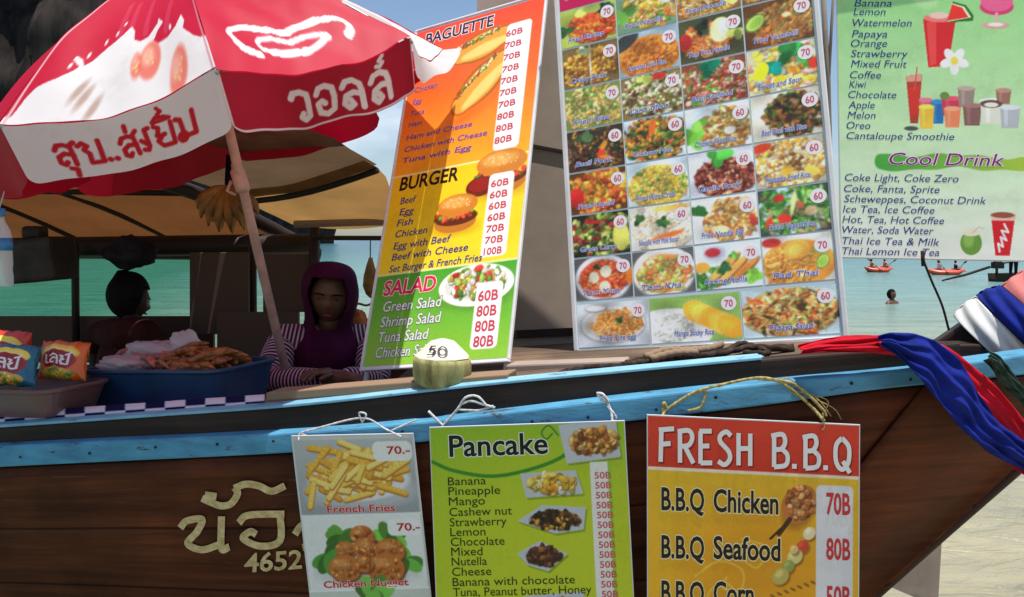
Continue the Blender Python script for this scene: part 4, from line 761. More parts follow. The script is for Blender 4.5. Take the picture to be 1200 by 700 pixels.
DISH = {
 (0, 0): dict(bg=(150, 165, 70), pal=[O_, (222, 90, 40), Y_, RD], area=(.56, .55, .36, .34), z=4.6, ex=[('leaf', .1, .55, .14, DG), ('leaf', .8, .25, .16, (30, 70, 50)), ('leaf', .5, .1, .2, GR)]),
 (0, 1): dict(bg=(110, 140, 110), pal=[Y_, CRM, (226, 196, 90), O_, G_], area=(.6, .45, .42, .46), z=3.6, ex=[('leaf', .1, .5, .2, G_)]),
 (0, 2): NOOD((120, 84, 50), [Y_, TAN, O_, CRM], ex=[('leaf', .85, .75, .1, GR)]),
 (0, 3): NOOD((110, 80, 50), [TAN, BR, Y_]),
 (1, 0): dict(bg=(104, 84, 50), pal=[(190, 130, 50), BR, Y_, (140, 90, 40)], area=(.5, .55, .5, .42), z=3.4, ex=[('ell', .5, .5, .012, .6, (210, 216, 210)), ('leaf', .4, .12, .1, (190, 210, 160))]),
 (1, 1): dict(bg=(150, 170, 186), base=[(.5, .62, .52, .5, (216, 130, 46))], pal=[(216, 132, 46), (200, 110, 40), (228, 152, 60), (180, 84, 40)], area=(.52, .64, .44, .40), z=2.0, n=170, ex=[('ell', .08, .2, .3, .16, (60, 62, 60), -.5)]),
 (1, 2): dict(bg=(70, 70, 44), pal=[(206, 130, 80), O_, (170, 90, 50), TAN], area=(.42, .55, .36, .34), z=3, ex=[('ell', .66, .38, .17, .28, (236, 226, 170)), ('ell', .72, .36, .1, .2, (246, 240, 200)), ('leaf', .4, .25, .13, (50, 62, 44)), ('leaf', .9, .5, .14, GR), ('ell', .1, .5, .1, .2, (170, 40, 36))]),
 (1, 3): NOOD((96, 60, 34), [TAN, (176, 130, 70), BR, O_, (120, 120, 60)], area=(.58, .55, .44, .42), ex=[('lime', .17, .42, .17, -.7), ('ell', .62, .38, .06, .05, CRM)]),
 (2, 0): dict(bg=(120, 130, 60), pal=[(200, 190, 110), (206, 160, 80), G_, TAN, (230, 200, 150)], z=2.4, n=140),
 (2, 1): dict(bg=(120, 100, 60), pal=[CRM, G_, (226, 216, 170), BR, (90, 50, 40), (236, 226, 200)], z=2.5, n=150, ex=[('ell', .62, .1, .14, .08, RD), ('leaf', .4, .1, .12, GR)]),
 (2, 2): dict(bg=(120, 62, 46), pal=[(186, 74, 56), (222, 150, 130), (150, 60, 40), G_, (232, 190, 170), BR], z=2.8, n=140, ex=[('leaf', .46, .18, .17, (20, 120, 86)), ('leaf', .2, .9, .08, G_)]),
 (2, 3): dict(bg=(206, 200, 170), pal=[(240, 210, 60), (232, 228, 214), (222, 150, 130), O_, (236, 220, 120)], z=4.2, n=60, ex=[('leaf', .62, .22, .2, (50, 140, 64)), ('leaf', .38, .4, .18, (16, 116, 96)), ('ell', .42, .46, .07, .13, (20, 150, 140), .7), ('leaf', .82, .45, .13, (70, 150, 60)), ('ell', .2, .5, .1, .2, (244, 214, 30), .4), ('ell', .46, .75, .1, .1, (246, 196, 30)), ('ell', .95, .52, .08, .12, (200, 50, 40))]),
 (3, 0): dict(bg=(60, 44, 30), pal=[DB, (44, 56, 40), (120, 80, 50), (150, 110, 40), (70, 36, 30)], z=3, n=110, ex=[('leaf', .3, .2, .14, (70, 96, 60)), ('ell', .6, .6, .05, .18, RD, .5), ('ell', .68, .75, .12, .05, O_, .3), ('ell', .65, .45, .05, .12, (226, 150, 50), .6)]),
 (3, 1): dict(bg=(186, 200, 214), base=[(.5, .55, .48, .46, (130, 110, 50))], pal=[O_, (176, 130, 50), G_, DG, DB, Y_, (206, 90, 40)], z=3, n=130, ex=[('ell', .48, .25, .06, .16, (232, 90, 36), .2)]),
 (3, 2): dict(bg=(200, 212, 222), pal=[TAN, CRM, (176, 120, 60), (150, 150, 70), BR], area=(.62, .55, .38, .42), z=3.1, n=110, ex=[('leaf', .1, .7, .2, (110, 186, 60)), ('leaf', .2, .35, .14, (120, 190, 70)), ('ell', .68, .62, .09, .09, (226, 224, 214))]),
 (3, 3): dict(bg=(214, 206, 190), pal=[DB, (46, 40, 26), BR, (90, 110, 40), (170, 110, 60), (40, 52, 26)], area=(.62, .5, .38, .44), z=3, n=130),
 (4, 0): dict(bg=(96, 60, 30), pal=[O_, (222, 130, 50), (200, 70, 36), Y_, (130, 120, 50)], z=4.6, n=70, ex=[('ell', .12, .6, .13, .24, (190, 40, 34))]),
 (4, 1): dict(bg=(196, 212, 220), base=[(.5, .6, .48, .5, (214, 176, 60))], pal=[(226, 190, 70), (214, 170, 56), (236, 206, 100), G_, TAN], area=(.5, .6, .44, .42), z=2.1, n=200),
 (4, 2): dict(bg=(206, 208, 216), base=[(.55, .62, .46, .44, (110, 44, 34))], pal=[(150, 66, 50), (110, 44, 36), (190, 110, 80), (90, 36, 30), (222, 160, 120)], area=(.55, .6, .42, .40), z=2.9, n=130, ex=[('leaf', .5, .14, .18, (80, 180, 66))]),
 (4, 3): dict(bg=(196, 190, 170), pal=[TAN, CRM, (190, 130, 60), Y_, (226, 206, 160), BR], z=3, n=130, ex=[('ell', .1, .12, .16, .1, (226, 70, 36), -.2), ('ell', .45, .72, .09, .12, Y_), ('ell', .8, .74, .12, .09, (236, 196, 80), .5)]),
 (5, 0): dict(bg=(30, 34, 24), pal=[(96, 130, 50), (150, 170, 70), (60, 84, 36), (186, 196, 100), (130, 40, 36)], z=4.6, n=64, ex=[('ell', .85, .6, .14, .34, (200, 200, 90)), ('ell', .38, .2, .12, .05, (160, 40, 36))]),
 (5, 1): NOOD((232, 230, 220), [(244, 234, 206), (238, 216, 180), (246, 240, 226), (240, 200, 150)], ex=[('ell', .6, .72, .28, .06, (232, 110, 40), -.2), ('leaf', .55, .4, .1, (60, 110, 50)), ('leaf', .15, .3, .1, DG), ('ell', .7, .1, .3, .06, (240, 180, 80))]),
 (5, 2): dict(bg=(222, 224, 222), pal=[(206, 140, 60), TAN, (222, 170, 90), (170, 96, 46), CRM], area=(.6, .52, .38, .42), z=3.4, n=100, ex=[('leaf', .1, .32, .13, (50, 110, 46)), ('ell', .33, .8, .1, .09, O_, .3), ('ell', .42, .74, .13, .1, CRM), ('ell', .92, .6, .05, .14, (190, 60, 50))]),
 (5, 3): dict(bg=(70, 74, 70), plate=(.54, .56, (186, 214, 232)), pal=[(84, 150, 60), (60, 120, 46), (120, 180, 80), (150, 130, 80), (46, 100, 40)], z=3.2, el=3, n=90, ex=[('ell', .3, .22, .08, .08, RD, -.4), ('ell', .36, .66, .1, .1, (222, 50, 34), .3), ('ell', .14, .72, .05, .12, (206, 56, 36), .3), ('ell', .5, .36, .03, .26, (226, 226, 150), .2), ('ell', .6, .4, .05, .06, (200, 80, 60)), ('ell', .74, .55, .09, .1, (200, 170, 130))]),
 (6, 0): dict(bg=(70, 70, 72), plate=(.5, .56, (196, 200, 204)), base=[(.5, .52, .42, .44, (206, 70, 36))], pal=[(212, 84, 40), (190, 60, 34), (230, 130, 70)], area=(.5, .54, .38, .36), z=3.2, ex=[('ell', .34, .48, .09, .14, (196, 196, 170)), ('ell', .55, .36, .1, .14, (206, 204, 180)), ('ell', .52, .72, .1, .14, (200, 190, 170)), ('leaf', .4, .25, .06, DG), ('ell', .96, .5, .07, .2, (240, 130, 30))]),
 (6, 1): dict(bg=(90, 90, 92), plate=(.52, .58, (222, 220, 212)), base=[(.5, .54, .43, .44, (222, 150, 80))], pal=[(226, 150, 70), (206, 190, 90), (150, 170, 70), (232, 110, 60), (236, 220, 160)], area=(.5, .55, .38, .36), z=3.2, n=90),
 (6, 2): dict(bg=(206, 220, 220), pal=[(90, 160, 60), (60, 120, 46)], area=(.2, .75, .2, .2), z=3.4, n=20, ex=[('ell', .3, .2, .17, .14, (196, 190, 214)), ('ell', .28, .19, .12, .1, (200, 54, 60)), ('ell', .45, .55, .34, .10, (120, 70, 36), -.75), ('ell', .44, .52, .32, .085, (222, 160, 76), -.75), ('ell', .58, .62, .34, .09, (130, 76, 36), -.75), ('ell', .57, .59, .32, .075, (226, 166, 80), -.75), ('ell', .76, .62, .28, .085, (126, 74, 36), -.7), ('ell', .75, .6, .26, .075, (222, 140, 66), -.7), ('leaf', .42, .55, .11, (40, 90, 50)), ('ell', .1, .5, .12, .12, (232, 160, 60)), ('leaf', .9, .8, .14, (140, 214, 70)), ('leaf', .6, .3, .07, G_)]),
 (6, 3): dict(bg=(206, 206, 196), base=[(.5, .6, .52, .5, (216, 140, 56))], pal=[(226, 150, 60), (206, 120, 44), (236, 180, 90)], area=(.38, .62, .36, .38), z=1.8, el=4, n=130, ex=[('ell', .5, .3, .18, .2, (240, 170, 70)), ('ell', .48, .32, .1, .12, (236, 200, 90)), ('ell', .14, .12, .14, .1, (190, 50, 46)), ('lime', .84, .6, .12, -1.1), ('lime', .82, .35, .1, .3)]),
}
W7 = [dict(bg=(176, 182, 186), plate=(.46, .42, (196, 196, 192)), pal=[(206, 130, 50), (190, 110, 44), (222, 150, 66), (230, 170, 90)], area=(.55, .5, .33, .30), z=2.2, n=150, ex=[('ell', .28, .14, .17, .09, (150, 150, 152)), ('ell', .28, .12, .13, .06, (226, 226, 222)), ('leaf', .6, .42, .05, DG)]),
      dict(bg=(132, 170, 84), base=[(.2, .75, .5, .5, (226, 230, 222))], pal=[(222, 226, 214), (236, 238, 228), (206, 214, 196)], area=(.26, .68, .2, .28), z=2.0, n=110, ex=[('ell', .52 + .09 * k, .36 + .09 * k, .13, .26, c, -.5) for k, c in zip(range(5), [(236, 166, 50), (246, 186, 70), (240, 166, 46), (246, 180, 60), (236, 156, 40)])]),
      dict(bg=(176, 196, 200), plate=(.5, .5, (206, 186, 130)), pal=[(226, 120, 50), (222, 196, 110), (206, 60, 36), (150, 160, 60), (236, 220, 150), (70, 50, 30), (232, 150, 70)], z=2.2, el=4.0, n=190, area=(.5, .5, .44, .42))]
NM = {(0, 0): 'Fried Shrimp', (0, 1): 'Fried Noodle', (0, 2): 'Fried Noodle', (0, 3): 'Suki Noodle', (1, 0): 'Crispy Pork', (1, 1): 'American Fried Rice', (1, 2): 'Tom Yum Noodle', (1, 3): 'Fried Vermicelli', (2, 0): 'Fried Rice', (2, 1): 'Larb Moo', (2, 2): 'Basil Seafood', (2, 3): 'Sweet and Sour', (3, 0): 'Basil Pork', (3, 1): 'Cashew Nut', (3, 2): 'Chicken Fried Rice', (3, 3): 'Beef Basil with Rice', (4, 0): 'Fried Squid', (4, 1): 'Fried Rice Crab', (4, 2): 'Garlic Pork', (4, 3): 'Pineapple Fried Rice', (5, 0): 'Green Curry', (5, 1): 'Noodle with Milk Soup', (5, 2): 'Fried Noodle Egg', (5, 3): 'Fried Vegetables', (6, 0): 'Tom Yum', (6, 1): 'Tom Kha', (6, 2): 'Spring Rolls', (6, 3): 'Pad Thai'}
PRICE = {0: 70, 1: 70, 2: 70, 3: 60, 4: 60, 5: 60, 6: 70}
def badge(par, u, v, txt, r=.028):
    A = [k * 2 * math.pi / 20 for k in range(20)]; b_ = dish.flat([(u + r * math.cos(a), v + r * .92 * dish.asp * math.sin(a) * 1.0) for a in A], [list(range(20))], .0012, inkm((246, 240, 242)), 'price_badge', par)
    dish.words([(txt, u, v - .007, .0150, .02, 0, .030, 'C')], (214, 100, 124), 'price', .0016, par)
for (r, c), sp in DISH.items():
    u0, u1 = .012 + c * .2445, .012 + (c + 1) * .2445 - .006; v1 = .838 - (r) * .1028; v0 = v1 - .0985
    if r == 0: v1 = min(v1, .832)
    pic = dish.picture(dishpic(sp), (u0, v0, u1, v1), 'dish_picture', .0009)
    badge(pic, u1 - .034, v1 - .026, str(PRICE[r] if (r, c) != (5, 3) else 60)); outlined(dish, [(NM[(r, c)], u0 + .03, v0 + .012, .0120, 0, .2, .155)], (92, 98, 186), (222, 226, 244), .05, 'caption', .0017, pic)
for k, (u0, u1) in enumerate(((.012, .305), (.312, .652), (.658, .985))):
    pic = dish.picture(dishpic(W7[k], 108, 70), (u0, .012, u1, .113), 'dish_picture', .0009); badge(pic, u1 - .04, .09, ('70', '70', '60')[k]); outlined(dish, [(('Fried Rice Egg', 'Mango Sticky Rice', 'Papaya Salad')[k], u0 + .09, .026, .0120, 0, .2, .15)], (74, 82, 176), (226, 230, 244), .05, 'caption', .0017, pic)
for u in (.03, .35, .62, .95):
    m = MB(); m.tube([dish.p(u, .08, -.018), dish.p(u, -.045, -.018)], .010, 8); m.build('leg', M['dark'], dish.root, smooth=True)
m = MB(); top = dish.p(.5, .8, -.02); m.tube([top, Vector((top.x + .2, top.y + .40, 1.2))], .012, 8); m.build('rear_leg', M['dark'], dish.root, smooth=True)

# drinks banner
drink = Board('menu_banner', 'pale green hanging banner listing fruit shakes and cool drinks', 'banner', [(979, -70), (1266, -70), (1256, 308), (985, 303)], at(1100, 305, 3.3), Vector((-.05, -1, .06)))
CW, CH = 300, 400; cv = Cv(CW, CH); cv.grad(0, 0, CW, CH, (128, 196, 112), (232, 236, 222)); cv.grad(0, 0, CW, 230, (126, 196, 110), (190, 222, 172)); cv.grad(0, 229, CW, CH, (190, 222, 172), (226, 230, 218))
X = lambda px: (px - 982) / 275 * CW; Yc = lambda py: (py + 70) / 375 * CH
def Pp(L): return [(X(a), Yc(b)) for a, b in L]
cv.ell(X(1085), Yc(-5), 16, 12, (176, 216, 150), 0, 6, .8)
cv.poly(Pp([(1081, 18), (1119, 16), (1110, 72), (1087, 74)]), (206, 36, 38)); cv.poly(Pp([(1085, 22), (1096, 20), (1096, 70), (1089, 72)]), (226, 70, 66)); cv.ell(X(1100), Yc(17), 20, 5, (232, 120, 110)); cv.ell(X(1099), Yc(14), 12, 4, (244, 190, 180))
cv.poly(Pp([(1108, 22), (1115, -2), (1130, 2), (1139, 14), (1138, 20)]), (40, 110, 40)); cv.poly(Pp([(1109, 21), (1114, 0), (1128, 4), (1136, 16)]), (240, 240, 190)); cv.poly(Pp([(1109, 20), (1114, 1), (1126, 5), (1133, 16)]), (226, 50, 40))
for k in range(5): a = k * 1.257 + .3; cv.ell(X(1117 + 9 * math.cos(a)), Yc(66 + 8 * math.sin(a)), 9, 5.5, (240, 238, 230), a)
cv.ell(X(1117), Yc(66), 5, 5, (240, 206, 80), 0, 3)
cv.ell(X(1165), Yc(4), 21, 10, (206, 60, 110)); cv.ell(X(1165), Yc(-2), 20, 12, (226, 96, 140)); cv.stroke(Pp([(1165, 12), (1165, 24)]), 4, (222, 160, 170)); cv.ell(X(1164), Yc(25), 17, 4, (214, 150, 150)); cv.ell(X(1164), Yc(24), 10, 2.4, (236, 226, 214))
cv.poly(Pp([(1061, 84), (1080, 82), (1075, 140), (1066, 140)]), (170, 60, 40)); cv.poly(Pp([(1063, 98), (1078, 96), (1074, 130), (1066, 132)]), (206, 50, 36)); cv.poly(Pp([(1061, 84), (1080, 82), (1079, 90), (1062, 91)]), (214, 150, 130)); cv.ell(X(1067), Yc(146), 9, 3, (76, 76, 76)); cv.stroke(Pp([(1074, 74), (1071, 100)]), 1.6, (206, 80, 60))
for (x, y, w_, h_, c) in ((1084, 112, 16, 14, (206, 90, 110)), (1098, 114, 16, 26, (40, 110, 170)), (1085, 120, 18, 26, (240, 186, 60)), (1114, 110, 24, 20, (190, 60, 80)), (1131, 98, 20, 22, (150, 130, 120)), (1115, 122, 20, 22, (236, 130, 90)), (1138, 118, 22, 24, (130, 90, 84)), (1162, 112, 30, 28, (214, 214, 196)), (1174, 100, 18, 16, (150, 106, 90)), (1182, 120, 24, 24, (172, 176, 180))):
    cv.poly(Pp([(x - w_ / 2, y), (x + w_ / 2, y), (x + w_ * .4, y + h_), (x - w_ * .4, y + h_)]), c); cv.ell(X(x), Yc(y), w_ * .54, 3, np.clip(np.array(c) * 1.15 + 15, 0, 255)); cv.poly(Pp([(x - w_ * .3, y + 2), (x - w_ * .1, y + 2), (x - w_ * .1, y + h_ - 2), (x - w_ * .26, y + h_ - 2)]), np.clip(np.array(c) * 1.1 + 25, 0, 255), .5)
cv.ell(X(1106), Yc(107), 6, 5, (110, 140, 60)); cv.ell(X(1160), Yc(116), 14, 5, (90, 70, 50)); cv.ell(X(1160), Yc(117), 9, 3, (226, 220, 206))
for k in range(60): t = k / 59; cv.ell(X(1030 + 168 * t), Yc(186 + 2 * math.sin(t * 9)), 7, 9.5 - 2 * t + 1.5 * math.sin(t * 20), (70 + 90 * t, 160 + 30 * t, 60), 0, 2)
cv.ell(X(1138), Yc(284), 14, 16, (104, 150, 60)); cv.ell(X(1135), Yc(280), 7, 10, (140, 180, 84), 0, 4); cv.ell(X(1138), Yc(271), 12, 5, (226, 222, 190)); cv.stroke(Pp([(1140, 271), (1147, 264), (1153, 266)]), 1.6, (200, 190, 180))
cv.poly(Pp([(1161, 248), (1190, 248), (1184, 299), (1167, 299)]), (206, 26, 36)); cv.poly(Pp([(1161, 248), (1190, 248), (1189, 256), (1162, 256)]), (226, 190, 170)); cv.ell(X(1175), Yc(249), 15, 4, (150, 80, 60))
cv.stroke(Pp([(1172, 294), (1170, 284), (1176, 288), (1173, 276), (1180, 280), (1174, 268), (1182, 270), (1177, 260)]), 2.6, (240, 232, 230)); cv.grain(2); cv.a = cv.a * 1.1 + 4
drink.panel(ink('vinyl_back', (210, 216, 206)), .004); drink.picture(cv, (.004, .004, .996, .996))
def dl(t, px, py, h, w=None):
    u, v = drink.px(px, py); return (t, u, v, h, 0, .22, w)
Ls = [('Guava', 1001, -8), ('Banana', 1001, 8), ('Lemon', 1000, 18), ('Watermelon', 999, 31), ('Papaya', 998, 44), ('Orange', 997, 55), ('Strawberry', 997, 67), ('Mixed Fruit', 997, 79), ('Coffee', 996, 92), ('Kiwi', 995, 103), ('Chocolate', 994, 115), ('Apple', 994, 127), ('Melon', 993, 139), ('Oreo', 992, 151), ('Cantaloupe Smoothie', 992, 163)]
wd_ = [None, 43, 37, 68, 41, 42, 66, 65, 36, 20, 56, 31, 33, 28, 126]
L4 = [('Coke Light, Coke Zero', 988, 212, 134), ('Coke, Fanta, Sprite', 987, 225, 113), ('Scheweppes, Coconut Drink', 987, 237, 168), ('Ice Tea, Ice Coffee', 985.5, 249, 109), ('Hot, Tea, Hot Coffee', 985, 261, 121), ('Water, Soda Water', 985, 273, 109), ('Thai Ice Tea & Milk', 985, 286, 116), ('Thai Lemon Ice Tea', 985, 298, 116)]
drink.words([dl(t, x, y, .0235, (w_ / 275 if w_ else None)) for (t, x, y), w_ in zip(Ls, wd_)] + [dl(t, x + 2, y, .0245, w_ / 275) for t, x, y, w_ in L4], (52, 62, 140))
outlined(drink, [dl('Cool Drink', 1042, 193, .040, 134 / 275)], (140, 30, 120), (250, 236, 246), .035, 'heading')
m = MB(); m.tube([drink.p(-.02, 1.0, .02), drink.p(1.02, 1.0, .02)], .014, 10); m.build('top_rod', M['bamboo'], drink.root, smooth=True)
pl = thing('banner_pole', 'slim grey pole holding the drinks banner beside the dish menu board', 'pole', at(974, 420, 3.32))
m = MB(); m.tube([at(980, 422, 3.36), at(974, 250, 3.36), at(970, 90, 3.36), at(960, -90, 3.36)], .011, 8); m.build('shaft', M['grey'], pl, smooth=True)
m = MB(); m.tube([at(970, 118, 3.36), at(974, 40, 3.35), at(980, -60, 3.34)], .006, 8); m.tube([at(962, -70, 3.36), at(1290, -74, 3.33)], .012, 8); m.build('crossbar', M['grey'], pl, smooth=True)
pl = thing('banner_pole', 'slim pole at the far end of the drinks banner', 'pole', at(1290, 600, 3.36))
m = MB(); m.tube([at(1290, -90, 3.36), at(1292, 300, 3.36), at(1296, 760, 3.36)], .014, 8); m.build('shaft', M['grey'], pl, smooth=True)

# ------------------------------------------------------------------ SIGNS TIED TO THE RAIL
def strings(name, label, mat, paths, r=.0028, cat='string'):
    root = thing(name, label, cat, Vector(paths[0][0]))
    for P in paths:
        m = MB(); m.tube([Vector(p) for p in spline([tuple(p) for p in P], len(P) * 5)], r, 6); m.build('strand', mat, root, smooth=True)
    return root
def railpt(px, py, o=.046): return at(px, py, float(railY(px)[0]) - o)
gH = 'printed signs tied to the hull'
def rail_n(x0, x1, lean): a, b = railpt(x0, 500), railpt(x1, 500); d = (b - a).normalized(); return Vector((d.y, -d.x, lean))
fry = Board('menu_sign', 'white french fries and chicken nugget sign tied to the hull', 'sign', [(341, 511), (484, 508), (513, 772), (372, 778)], railpt(412, 510, .055), rail_n(341, 484, -.12), gH)
fry.panel(M['white'], .004)
CW, CH = 190, 340; cv = Cv(CW, CH, (206, 206, 204)); YF = lambda py: (py - 510) / 264 * CH
cv.grad(2, 6, CW - 2, int(YF(603)), (186, 188, 190), (156, 158, 162)); cv.ell(100, YF(575), 90, 26, (206, 206, 208), 0, 10, .6); cv.ell(98, YF(560), 80, 34, (226, 226, 226), 0, 4)
for k in range(96):
    a = random.choice([-.9, -.6, -.3, .25, .5, -1.2]) + random.uniform(-.15, .15); x = 96 + random.gauss(0, 30); y = YF(552) + random.gauss(0, 13); L = random.uniform(14, 27); c = random.choice([(240, 200, 92), (232, 180, 66), (246, 214, 120), (222, 160, 56)])
    p, q = (x - L * math.cos(a), y - L * math.sin(a) * .8), (x + L * math.cos(a), y + L * math.sin(a) * .8); cv.stroke([(p[0], p[1] + 2), (q[0], q[1] + 2)], 9.5, (186, 120, 46)); cv.stroke([p, q], 8.0, c)
    for t in np.linspace(.1, .9, 6): cv.ell(p[0] + (q[0] - p[0]) * t, p[1] + (q[1] - p[1]) * t - 1, 1.6, 2.4, np.clip(np.array(c) + 22, 0, 255), a, 1.5, .7)
cv.rrect(124, 10, CW - 4, 40, 10, (236, 236, 234)); cv.rrect(2, YF(603), CW - 2, YF(690), 1, (232, 232, 230)); cv.stroke([(0, YF(602)), (CW, YF(602))], 2, (246, 246, 246)); cv.ell(95, YF(668), 84, 22, (200, 204, 204), 0, 10, .8)
cv.leaf(60, YF(630), 22, (90, 150, 56), 8); cv.leaf(36, YF(652), 24, (70, 130, 50), 9); cv.leaf(136, YF(630), 24, (100, 160, 60), 9); cv.leaf(158, YF(660), 22, (90, 150, 60), 8)
for x, y, r in ((92, 626, 19), (64, 642, 16), (100, 642, 23), (134, 645, 24), (60, 664, 26), (124, 666, 30), (90, 660, 16)):
    cv.ell(x + 2, YF(y) + 4, r, r * .78, (110, 54, 20), 0, 3, .8); cv.ell(x, YF(y), r, r * .76, (196, 112, 50)); cv.bits(30, x, YF(y), r * .85, r * .6, [(206, 126, 60), (180, 92, 38), (222, 146, 76), (160, 80, 34)], 2.6); cv.ell(x - r * .2, YF(y) - r * .3, r * .5, r * .24, (232, 164, 96), 0, 4, .6)
cv.rrect(134, YF(609), CW - 4, YF(628), 8, (240, 240, 238)); cv.stroke([(0, YF(690)), (CW, YF(690))], 2, (246, 246, 246)); cv.rrect(2, YF(692), CW - 2, CH - 4, 1, (206, 210, 200)); cv.bits(60, 100, YF(735), 70, 30, [(226, 170, 80), G_, (206, 120, 50), CRM], 6); cv.leaf(104, YF(697), 30, (110, 170, 70), 9); cv.blur(1); cv.grain(4)
fry.picture(cv, (.006, .004, .994, .996))
fw = lambda t, px, py, h, w=None: (t, *fry.px(px, py), h, .02, 0, w)
outlined(fry, [fw('70.-', 454, 532, .034, .19), fw('70.-', 466, 622, .034, .19)], (196, 36, 40), (244, 240, 236), .03, 'price')
outlined(fry, [fw('French Fries', 384, 601, .032, .56), fw('Chicken Nugget', 380, 689, .030, .70)], (206, 40, 44), (244, 226, 220), .03, 'caption')
pan = Board('menu_sign', 'lime green pancake menu sign tied to the hull', 'sign', [(503, 501), (732, 493), (748, 796), (514.5, 800)], railpt(618, 497, .06), rail_n(503, 732, -.10), gH)
pan.panel(M['white'], .004)
CW, CH = 260, 340; cv = Cv(CW, CH, (150, 190, 30)); cv.grad(0, 0, CW, CH, (140, 186, 40), (196, 206, 40)); YP = lambda py: (py - 498) / 300 * CH; XP = lambda px: (px - 506) / 232 * CW
for r_ in (230, 170, 120): cv.ell(CW * .6, CH * .55, r_, r_ * .9, (206, 212, 44), 0, 120, .35)
cv.stroke(spline([(0, YP(538)), (30, YP(550)), (80, YP(558)), (130, YP(552)), (175, YP(538)), (195, YP(520))], 30).tolist(), 5, (60, 140, 40)); cv.stroke(spline([(172, YP(512)), (160, YP(500)), (150, YP(508)), (156, YP(516)), (164, YP(510))], 20).tolist(), 2.4, (60, 140, 40)); cv.stroke(spline([(175, YP(505)), (182, YP(520)), (192, YP(526))], 12).tolist(), 2.6, (60, 140, 40))
def paper(P, pal, n, z, cx, cy, rx, ry, base):
    cv.poly([(XP(a) + 2, YP(b) + 3) for a, b in P], (96, 120, 30), .5); cv.poly([(XP(a), YP(b)) for a, b in P], (196, 200, 206)); cv.ell(XP(cx), YP(cy), rx, ry, base, 0, 3); cv.bits(n, XP(cx), YP(cy), rx, ry, pal, z, 2)
paper([(660, 500), (728, 493), (732, 540), (668, 546)], [(196, 126, 56), (222, 156, 76), (150, 80, 36), (236, 190, 110)], 110, 3.4, 701, 520, 32, 17, (176, 106, 46))
paper([(612, 556), (678, 554), (686, 582), (618, 585)], [(240, 186, 60), (246, 206, 100), (226, 150, 46), (250, 236, 200)], 90, 3.6, 649, 569, 32, 12, (236, 180, 60))
paper([(606, 612), (636, 594), (688, 598), (684, 624), (650, 628)], [(60, 36, 24), (40, 26, 18), (206, 150, 60), (110, 66, 34)], 110, 2.6, 650, 612, 32, 12, (130, 84, 40))
paper([(604, 650), (632, 636), (664, 652), (640, 672), (616, 664)], [(110, 58, 36), (80, 40, 28), (150, 90, 50), (60, 30, 22)], 70, 3, 635, 654, 22, 13, (96, 52, 34))
paper([(610, 700), (680, 696), (688, 730), (616, 734)], [(200, 140, 60), (226, 170, 90), (150, 90, 40)], 70, 3, 650, 715, 30, 14, (190, 130, 60))
cv.rrect(XP(695), YP(545), XP(716), CH - 10, 1, (236, 232, 226)); cv.rrect(XP(716), YP(545), XP(720), CH - 10, 1, (150, 200, 60)); cv.grain(3)
pan.picture(cv, (.005, .004, .995, .996))
pw = lambda t, px, py, h, w=None, b=0: (t, *pan.px(px, py), h, b, 0, w)
outlined(pan, [pw('Pancake', 527, 535, .086, .505, .016)], (16, 20, 22), (232, 240, 226), .03, 'heading')
pan.words([pw(t, 525 + 6 * (py - 560) / 130, py + 4, .034, w) for t, py, w in (('Banana', 565, .195), ('Pineapple', 576.5, .265), ('Mango', 588.5, .185), ('Cashew nut', 601, .32), ('Strawberry', 613, .29), ('Lemon', 624.5, .18), ('Chocolate', 636, .275), ('Mixed', 647.5, .16), ('Nutella', 659, .18), ('Cheese', 671, .20), ('Banana with chocolate', 683, .62), ('Tuna, Peanut butter, Honey', 695, .70), ('Coconut', 707, .22))], (40, 52, 22))
pan.words([('50B', *pan.px(697 + .7 * k, 561 + 11.6 * k), .026, .01, 0, .082) for k in range(19)], (214, 84, 90), 'price')
bbq = Board('menu_sign', 'red and yellow fresh barbecue price sign tied to the hull', 'sign', [(758, 486), (1008, 498), (1006, 820), (758.5, 812)], railpt(880, 490, .06), rail_n(758, 1007, -.08), gH)
bbq.panel(M['white'], .004)
CW, CH = 270, 350; cv = Cv(CW, CH); YB = lambda py: (py - 490) / 325 * CH; XB = lambda px: (px - 758) / 249 * CW
cv.grad(0, 0, CW, CH, (226, 186, 44), (236, 166, 30)); cv.grad(0, 0, CW, int(YB(551)), (214, 62, 40), (206, 52, 36)); cv.stroke([(0, YB(551)), (CW, YB(552))], 4, (240, 226, 200))
for r_ in (110, 70): cv.ell(XB(890), YB(660), r_, r_ * .8, (222, 146, 24), 0, 60, .45)
for P in ([(60, 200), (90, 180), (120, 190), (118, 215), (96, 214), (100, 200)], [(100, 250), (76, 226), (96, 206), (118, 226), (104, 240)], [(10, 290), (50, 270), (90, 280), (120, 260)], [(120, 150), (150, 160), (140, 186), (122, 178)]): cv.stroke(spline(P, 26).tolist(), 2.6, (240, 200, 70), .8)
cv.ell(XB(935), YB(592), 20, 27, (120, 70, 20), .55, 8, .5); cv.ell(XB(936), YB(586), 21, 27, (196, 116, 56), .6); cv.bits(70, XB(938), YB(584), 17, 20, [(206, 130, 70), (180, 96, 46), (222, 156, 96), (170, 84, 40)], 3.2); cv.stroke([(XB(925), YB(604)), (XB(912), YB(622))], 6, (70, 40, 24)); cv.stroke([(XB(914), YB(616)), (XB(902), YB(628))], 3, (50, 32, 20))
